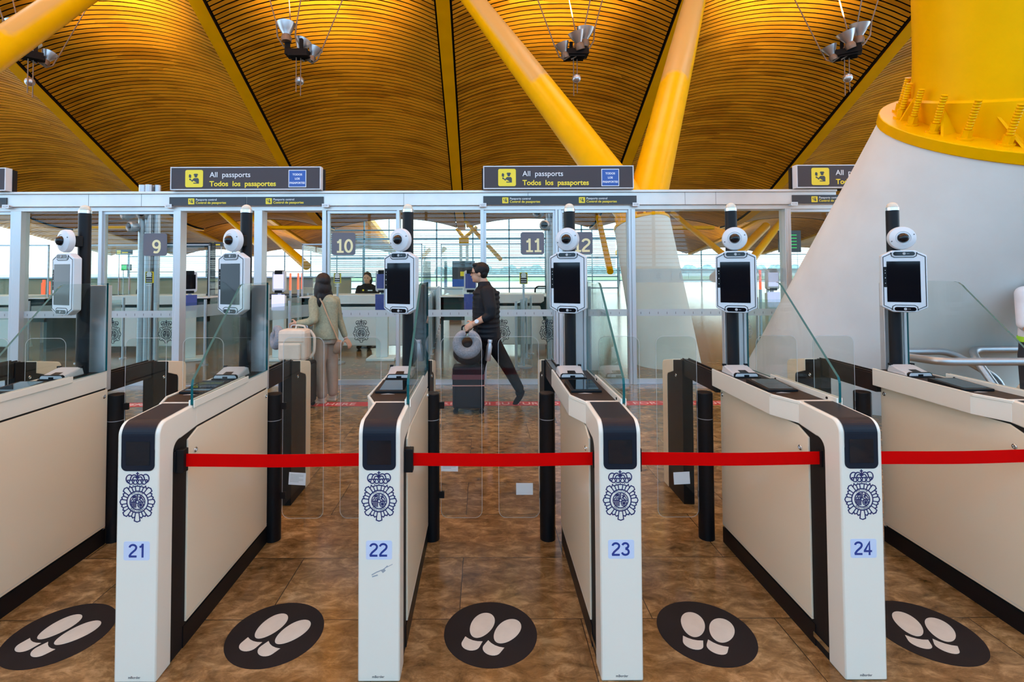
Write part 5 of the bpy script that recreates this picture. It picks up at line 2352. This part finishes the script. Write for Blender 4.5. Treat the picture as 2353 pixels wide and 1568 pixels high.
b.rings([((-2.03, 6.56, 1.365), .075, .065, -.5), ((-2.03, 6.56, 1.325), .155, .085, -.5), ((-2.025, 6.56, 1.27), .185, .105, -.5), ((-2.02, 6.56, 1.10), .175, .115, -.5), ((-2.02, 6.55, .95), .175, .125, -.5), ((-2.02, 6.55, .84), .180, .135, -.5), ((-2.02, 6.55, .795), .176, .132, -.5)])
limb(b, [(-2.155, 6.49, 1.275), (-2.12, 6.40, 1.05)], [.066, .056])
limb(b, [(-2.12, 6.40, 1.05), (-2.19, 6.40, 1.02), (-2.31, 6.41, 1.01)], [.056, .050, .038])
limb(b, [(-1.925, 6.64, 1.275), (-1.895, 6.71, 1.03), (-1.815, 6.70, .82)], [.062, .052, .038])
blob('cardigan', b, 'sage_knit', t, .009, 3)
b = MB()
b.rings([((-2.015, 6.55, .86), .145, .105, -.5), ((-2.015, 6.55, .74), .150, .11, -.5)])
limb(b, [(-2.045, 6.50, .76), (-2.065, 6.45, .48), (-2.03, 6.45, .11)], [.088, .080, .066])
limb(b, [(-1.975, 6.59, .76), (-1.955, 6.60, .48), (-1.93, 6.58, .11)], [.096, .082, .066])
blob('trousers', b, 'beige_trousers', t, .010, 3)
for (x, y) in ((-2.03, 6.45), (-1.93, 6.58)):
    b = MB()
    b.ell((x - .055, y + .03, .035), (.115, .045, .035), Matrix.Rotation(-.45, 3, 'Z'))
    b.ell((x, y, .07), (.055, .045, .055))
    b.box(x - .10, x + .05, y - .03, y + .05, 0, .02)
    blob('shoe', b, 'shoe_beige', t, .008, 2)
# shoulder bag
HB = (-1.83, 6.44, .0)
tb = thing('shoulder_bag', 'small brown shoulder bag at the hip of the person in the green cardigan', 'bag', (-1.83, 6.44, .62))
b = MB()
b.ell((-1.825, 6.43, .70), (.055, .035, .085), Matrix.Rotation(.25, 3, 'Y'))
b.ell((-1.81, 6.43, .755), (.045, .030, .04))
b.ell((-1.85, 6.43, .655), (.04, .030, .04))
blob('pouch', b, 'gold_leather', tb, .007, 2)
b = MB()
pts = [(-2.06, 6.435, 1.315), (-2.02, 6.425, 1.25), (-1.955, 6.415, 1.10), (-1.89, 6.415, .95), (-1.845, 6.425, .84), (-1.815, 6.43, .77)]
for p, q in zip(pts[:-1], pts[1:]):
    p, q = Vector(p), Vector(q)
    b.tube([p, q], .010, 6)
b.build('strap', 'tan_leather', tb, smooth=60)

# her suitcase, backpack and neck pillow
SX, SY = -2.275, 6.28
tb = thing('suitcase', 'dark suitcase standing beside the person in the green cardigan', 'suitcase', (SX, SY, 0))
b = MB()
b.box(SX - .20, SX + .20, SY - .12, SY + .12, .05, .56)
b.build('shell', 'case_black', tb, bevel=.03)
for sx in (-1, 1):
    for sy in (-1, 1):
        b = MB()
        b.lathe([(.028, -.012), (.028, .012)], (SX + sx * .16, SY + sy * .08, .028), (0, 1, 0), 14)
        b.box(SX + sx * .16 - .012, SX + sx * .16 + .012, SY + sy * .08 - .016, SY + sy * .08 + .016, .02, .056)
        b.build('wheel', 'black_satin', tb)
b = MB()
b.tube(tube_path([(SX - .12, SY + .10, .55), (SX - .12, SY + .10, .985), (SX + .08, SY + .10, .985), (SX + .08, SY + .10, .55)], .03), .010, 8)
b.build('pull_handle', 'steel', tb, smooth=50)
tb = thing('backpack', 'cream backpack riding on top of the dark suitcase', 'backpack', (SX, SY, .56))
b = MB()
b.box(SX - .19, SX + .15, SY - .17, SY + .08, .575, .955)
b.build('main_compartment', 'cream_canvas', tb, bevel=.045)
b = MB()
b.box(SX - .16, SX + .10, SY - .205, SY - .16, .60, .80)
b.build('front_pocket', 'cream_canvas', tb, bevel=.02)
b = MB()
b.box(SX - .178, SX + .128, SY - .176, SY - .168, .812, .817)
b.build('zip', 'tan_leather', tb)
b = MB()
b.tube(tube_path([(SX - .02, SY - .02, .945), (SX - .01, SY - .02, 1.0), (SX + .09, SY - .02, .985), (SX + .10, SY - .02, .945)], .03), .012, 8)
b.tube(tube_path([(SX + .14, SY + .02, .93), (SX + .20, SY + .02, .85), (SX + .20, SY, .66), (SX + .15, SY, .60)], .06), .018, 8)
b.build('strap', 'cream_canvas', tb, smooth=50)


def neck_pillow(c, R, r, label, nrm):
    tb_ = thing('neck_pillow', label, 'pillow', c, 'grey travel pillows')
    q = Vector((0, 0, 1)).rotation_difference(Vector(nrm).normalized())
    b_ = MB()
    pts_ = []
    for i in range(23):
        a = math.radians(120 + 300 * i / 22)
        pts_.append(Vector(c) + q @ Vector((R * math.cos(a), R * math.sin(a), 0)))
    rs_ = [r * (1 + .16 * math.cos(2 * math.pi * (i / 22 - .5))) for i in range(23)]
    b_.tube(pts_, rs_, 14)
    b_.ell(pts_[0], rs_[0] * .98, nu=14, nv=10)
    b_.ell(pts_[-1], rs_[-1] * .98, nu=14, nv=10)
    return blob('cushion', b_, 'grey_plush', tb_, .009, 3)


neck_pillow((SX - .255, SY - .02, .855), .10, .052, 'grey neck pillow hanging behind the cream backpack', (-.75, -.65, .1))

# --- man walking to the left, in profile
PM = (.03, 6.30, 0)
t = thing('person', 'person with short black hair and glasses in a black padded jacket, walking left', 'person', PM)
f = (-1, .12)
hc = Vector((-.045, 6.28, 1.625))
b = MB()
head(b, hc, f, 1.0)
limb(b, [(-.02, 6.29, 1.56), (.02, 6.30, 1.46)], [.060, .068])
b.rings([((.03, 6.30, 1.45), .08, .10, 0), ((.03, 6.30, 1.36), .12, .17, 0), ((.03, 6.30, 1.10), .12, .16, 0), ((.06, 6.30, .86), .12, .16, 0)])
limb(b, [(.07, 6.09, 1.10), (.0, 6.06, 1.085), (-.11, 6.06, 1.03)], [.045, .043, .030])
hand(b, (-.115, 6.06, 1.03), (-.86, 0, -.5), (-.3, .3, .85), (-.35, -.85, .35), .75, 1.0)
limb(b, [(-.08, 6.50, 1.05), (-.17, 6.47, .93)], [.042, .030])
hand(b, (-.175, 6.47, .93), (-.6, 0, -.8), (-.3, -.9, .2), (-.7, .2, .6), .5, 1.0)
limb(b, [(.02, 6.37, .9), (-.05, 6.38, .5), (-.09, 6.38, .09)], [.08, .05, .042])
blob('body', b, 'skin', t, .0055, 3)
eyes(hc, f, t)
F = Vector((f[0], f[1], 0)).normalized()
Rr = Vector((F.y, -F.x, 0))
RM = Matrix((Rr, F, Vector((0, 0, 1)))).transposed()
b = MB()
b.ell(hc + Vector((0, 0, .050)) - F * .020, (.086, .105, .090), RM)
b.ell(hc + Vector((0, 0, .100)) + F * .040, (.068, .050, .030), RM)
b.ell(hc - F * .046 - Vector((0, 0, .002)), (.077, .058, .070), RM)
for q in (-1, 1):
    b.ell(hc + Rr * q * .068 + Vector((0, 0, .035)) - F * .005, (.018, .06, .045), RM)
blob('hair', b, 'hair_black', t, .008, 2)
b = MB()
for q in (-1, 1):
    c = hc + F * .107 + Rr * q * .034 + Vector((0, 0, .006))
    b.tube([c + Rr * (.026 * math.cos(a * .524)) + Vector((0, 0, .019 * math.sin(a * .524))) for a in range(12)], .0035, 6, closed=True)
    b.tube([c + Rr * q * .026, hc + Rr * q * .082 + Vector((0, 0, .008)) - F * .0], .0035, 6)
b.tube([hc + F * .108 - Rr * .010 + Vector((0, 0, .008)), hc + F * .108 + Rr * .010 + Vector((0, 0, .008))], .0035, 6)
b.build('glasses', 'black_satin', t)
b = MB()
b.rings([((.005, 6.30, 1.525), .072, .080, 0), ((.02, 6.30, 1.465), .088, .105, 0), ((.03, 6.30, 1.425), .13, .19, 0), ((.03, 6.30, 1.33), .155, .205, 0), ((.03, 6.30, 1.18), .165, .195, 0), ((.035, 6.30, 1.0), .165, .19, 0), ((.055, 6.30, .86), .160, .185, 0), ((.06, 6.30, .81), .155, .18, 0)])
limb(b, [(.05, 6.13, 1.40), (.085, 6.07, 1.22), (.085, 6.06, 1.13)], [.085, .076, .066])
limb(b, [(.085, 6.06, 1.13), (.03, 6.05, 1.095)], [.066, .056])
limb(b, [(.05, 6.47, 1.40), (.03, 6.53, 1.15), (-.09, 6.50, 1.04)], [.082, .068, .050])
for i in range(10):       # quilted rolls of the padded jacket
    z = .86 + i * .058
    k = 1.0
    k = .168 + .006 * math.sin(math.pi * (z - .80) / .7)
    b.rings([((.036, 6.30, z - .024), k - .012, .186, 0), ((.036, 6.30, z), k, .200, 0), ((.036, 6.30, z + .024), k - .012, .186, 0)])
blob('jacket', b, 'black_jacket', t, .008, 2)
b = MB()
b.rings([((.055, 6.30, .90), .14, .165, 0), ((.06, 6.30, .80), .15, .165, 0)])
limb(b, [(.02, 6.37, .82), (-.05, 6.38, .47), (-.09, 6.38, .11)], [.105, .078, .062])
limb(b, [(.09, 6.24, .82), (.27, 6.30, .52), (.44, 6.36, .20)], [.108, .080, .060])
blob('trousers', b, 'black_cloth', t, .010, 3)
for (x, y, z, rt) in ((-.10, 6.38, .035, 0), (.47, 6.37, .12, .95)):
    b = MB()
    RY = Matrix.Rotation(-rt, 3, 'Y')
    b.ell(Vector((x, y, z)) + RY @ Vector((-.06, 0, 0)), (.125, .045, .036), RY)
    b.ell(Vector((x, y, z)) + RY @ Vector((.01, 0, .035)), (.06, .045, .05), RY)
    blob('shoe', b, 'black_cloth', t, .008, 2)
b = MB()
b.lathe([(.030, -.010), (.031, 0), (.030, .010)], (-.075, 6.06, 1.05), (-.9, 0, -.45), 20)
b.lathe([(.024, 0), (.026, .005), (.022, .010)], (-.078, 6.030, 1.058), (-.1, -.95, .3), 20)
b.build('wristwatch', 'white_plastic', t, smooth=40)

# his suitcase, backpack, pillow and bottle
SX, SY = -.175, 6.04
tb = thing('suitcase', 'black suitcase with a maroon band pulled by the person in the padded jacket', 'suitcase', (SX, SY, 0))
b = MB()
b.box(SX - .185, SX + .185, SY - .12, SY + .12, .06, .545)
b.build('shell', 'case_black', tb, bevel=.03)
b = MB()
b.box(SX - .188, SX + .188, SY - .124, SY + .124, .40, .455)
b.build('band', 'maroon_band', tb)
b = MB()
b.box(SX - .187, SX + .187, SY - .123, SY + .123, .325, .335)
b.build('piping', 'pink_band', tb)
for sx in (-1, 1):
    for sy in (-1, 1):
        b = MB()
        b.lathe([(.030, -.014), (.030, .014)], (SX + sx * .15, SY + sy * .08, .030), (0, 1, 0), 14)
        b.box(SX + sx * .15 - .014, SX + sx * .15 + .014, SY + sy * .08 - .018, SY + sy * .08 + .018, .02, .065)
        b.build('wheel', 'black_satin', tb)
b = MB()
b.tube(tube_path([(SX - .08, SY + .07, .54), (SX - .08, SY + .07, 1.0), (SX + .10, SY + .07, 1.0), (SX + .10, SY + .07, .54)], .03), .010, 8)
b.build('pull_handle', 'black_satin', tb, smooth=50)
tb = thing('backpack', 'black backpack sitting on the suitcase with the maroon band', 'backpack', (SX, SY, .55))
b = MB()
b.ell((SX, SY - .02, .685), (.185, .13, .13))
b.ell((SX, SY - .02, .76), (.165, .115, .13))
b.ell((SX + .01, SY - .10, .64), (.13, .07, .085))
blob('main_compartment', b, 'case_black', tb, .012, 2)
b = MB()
b.tube(tube_path([(SX - .06, SY, .87), (SX - .05, SY, .93), (SX + .05, SY, .93), (SX + .06, SY, .87)], .03), .011, 8)
b.build('strap', 'black_cloth', tb, smooth=50)
neck_pillow((SX - .01, SY - .20, .83), .115, .058, 'grey neck pillow hanging on the black backpack', (0, -1, .12))
tb = tag(MB().lathe([(.030, 0), (.034, .01), (.034, .17), (.024, .20), (.022, .215), (.027, .217), (.027, .245), (.024, .250)], (SX + .225, SY - .03, .60), (.12, 0, 1), 20).build('water_bottle', 'steel', smooth=40), 'silver water bottle in the side pocket of the black backpack', 'bottle')

# --- officer at the booth
t = thing('person', 'person in a dark uniform sitting behind the white booth counter', 'person', (-2.53, 11.15, 0))
hc = Vector((-2.53, 11.12, 1.50))
f = (0, -1)
b = MB()
head(b, hc, f)
limb(b, [(-2.53, 11.15, 1.43), (-2.53, 11.17, 1.34)], [.055, .06])
b.rings([((-2.53, 11.18, 1.32), .10, .08, 0), ((-2.53, 11.18, 1.1), .15, .10, 0), ((-2.53, 11.2, .75), .16, .12, 0)])
for q in (-1, 1):
    limb(b, [(-2.53 + q * .22, 11.02, .93), (-2.53 + q * .10, 10.88, .80)], [.036, .028])
    hand(b, (-2.53 + q * .10, 10.88, .80), (-q * .5, -.8, -.1), (-q * .8, .4, .1), (0, 0, 1), .3)
    limb(b, [(-2.53 + q * .10, 11.15, .55), (-2.53 + q * .10, 10.85, .52), (-2.53 + q * .10, 10.9, .08)], [.08, .06, .045])
blob('body', b, 'skin', t, .009, 3)
eyes(hc, f, t)
b = MB()
b.ell(hc + Vector((0, .020, .054)), (.090, .100, .088))
b.ell(hc + Vector((.07, .05, -.04)), (.04, .05, .09))
b.ell(hc + Vector((.0, .09, .02)), (.05, .05, .05))
blob('hair', b, 'hair_dark', t, .009, 2)
b = MB()
b.rings([((-2.53, 11.17, 1.385), .075, .07, 0), ((-2.53, 11.18, 1.335), .17, .10, 0), ((-2.53, 11.18, 1.27), .205, .115, 0), ((-2.53, 11.18, 1.0), .19, .12, 0), ((-2.53, 11.2, .62), .19, .14, 0)])
for q in (-1, 1):
    limb(b, [(-2.53 + q * .18, 11.17, 1.28), (-2.53 + q * .25, 11.12, 1.0), (-2.53 + q * .13, 10.92, .82)], [.065, .055, .042])
blob('uniform_shirt', b, 'black_cloth', t, .010, 3)
b = MB()
b.flat([disc2(-2.60, 1.24, .020)], lay(11.06), .004)
b.build('badge', 'sign_yellow', t)
b = MB()
b.box(-2.50, -2.40, 11.055, 11.062, 1.225, 1.245)
b.build('name_strip', 'sign_white', t)
b = MB()
for q in (-1, 1):
    limb(b, [(-2.53 + q * .09, 11.2, .60), (-2.53 + q * .11, 10.86, .58), (-2.53 + q * .11, 10.9, .12)], [.095, .075, .06])
    b.ell((-2.53 + q * .11, 10.86, .05), (.05, .12, .05))
blob('trousers', b, 'black_cloth', t, .012, 2)
tb = thing('stool', 'dark stool under the person in uniform behind the counter', 'stool', (-2.53, 11.25, 0))
b = MB()
b.cyl((-2.53, 11.25, .40), (-2.53, 11.25, .46), .21)
b.build('seat', 'black_cloth', tb, bevel=.02)
b = MB()
b.cyl((-2.53, 11.25, .02), (-2.53, 11.25, .40), .03)
b.cyl((-2.53, 11.25, 0), (-2.53, 11.25, .025), .20)
b.build('foot', 'steel', tb, smooth=40)

# --- attendant at the right edge
cx, cy0 = 4.885, 4.46
t = thing('person', 'person in a white shirt and lime belt, mostly cut off by the right edge', 'person', (cx, cy0, 0))
hc = Vector((cx + .02, cy0 - .03, 1.70))
f = (.3, -1)
b = MB()
head(b, hc, f, .97)
limb(b, [(cx, cy0, 1.62), (cx, cy0, 1.52)], [.055, .062])
b.rings([((cx, cy0, 1.50), .10, .08, 0), ((cx, cy0, 1.42), .17, .10, 0), ((cx, cy0, 1.1), .15, .10, 0), ((cx, cy0, .95), .15, .10, 0)])
for q in (-1, 1):
    limb(b, [(cx + q * .185, cy0 - .03, 1.20), (cx + q * .19, cy0 - .12, .99)], [.040, .030])
    hand(b, (cx + q * .19, cy0 - .12, .99), (-q * .2, -.25, -.95), (-q * .8, -.5, .1), (q * .6, -.75, .1), .4)
    limb(b, [(cx + q * .08, cy0, .9), (cx + q * .10, cy0, .5), (cx + q * .10, cy0, .08)], [.08, .055, .042])
blob('body', b, 'skin', t, .008, 3)
eyes(hc, f, t, .97)
b = MB()
b.ell(hc + Vector((-.01, .022, .056)), (.090, .100, .090))
b.ell(hc + Vector((-.02, .06, -.01)), (.076, .05, .08))
blob('hair', b, 'hair_black', t, .010, 2)
b = MB()
b.rings([((cx, cy0, 1.535), .075, .07, 0), ((cx, cy0, 1.475), .18, .10, 0), ((cx, cy0, 1.34), .195, .125, 0), ((cx, cy0, 1.14), .185, .125, 0), ((cx, cy0, 1.06), .19, .13, 0)])
for q in (-1, 1):
    limb(b, [(cx + q * .155, cy0, 1.44), (cx + q * .185, cy0 - .02, 1.18)], [.068, .055])
blob('shirt', b, 'white_shirt', t, .010, 3)
b = MB()
b.rings([((cx, cy0, 1.262), .198, .133, 0), ((cx, cy0, 1.285), .199, .134, 0)])
b.build('stripe', 'orange_stripe', t, smooth=60)
b = MB()
b.rings([((cx, cy0, 1.02), .195, .137, 0), ((cx, cy0, 1.065), .195, .137, 0)])
b.build('belt', 'lime_stripe', t, smooth=60)
b = MB()
b.rings([((cx, cy0, 1.07), .18, .125, 0), ((cx, cy0, .90), .19, .13, 0)])
for q in (-1, 1):
    limb(b, [(cx + q * .09, cy0, .90), (cx + q * .10, cy0, .5), (cx + q * .10, cy0, .10)], [.105, .085, .07])
blob('trousers', b, 'navy_cloth', t, .011, 3)
for q in (-1, 1):
    b = MB()
    b.ell((cx + q * .10, cy0 - .05, .04), (.045, .125, .04))
    b.ell((cx + q * .10, cy0, .07), (.045, .055, .055))
    blob('shoe', b, 'black_cloth', t, .009, 2)
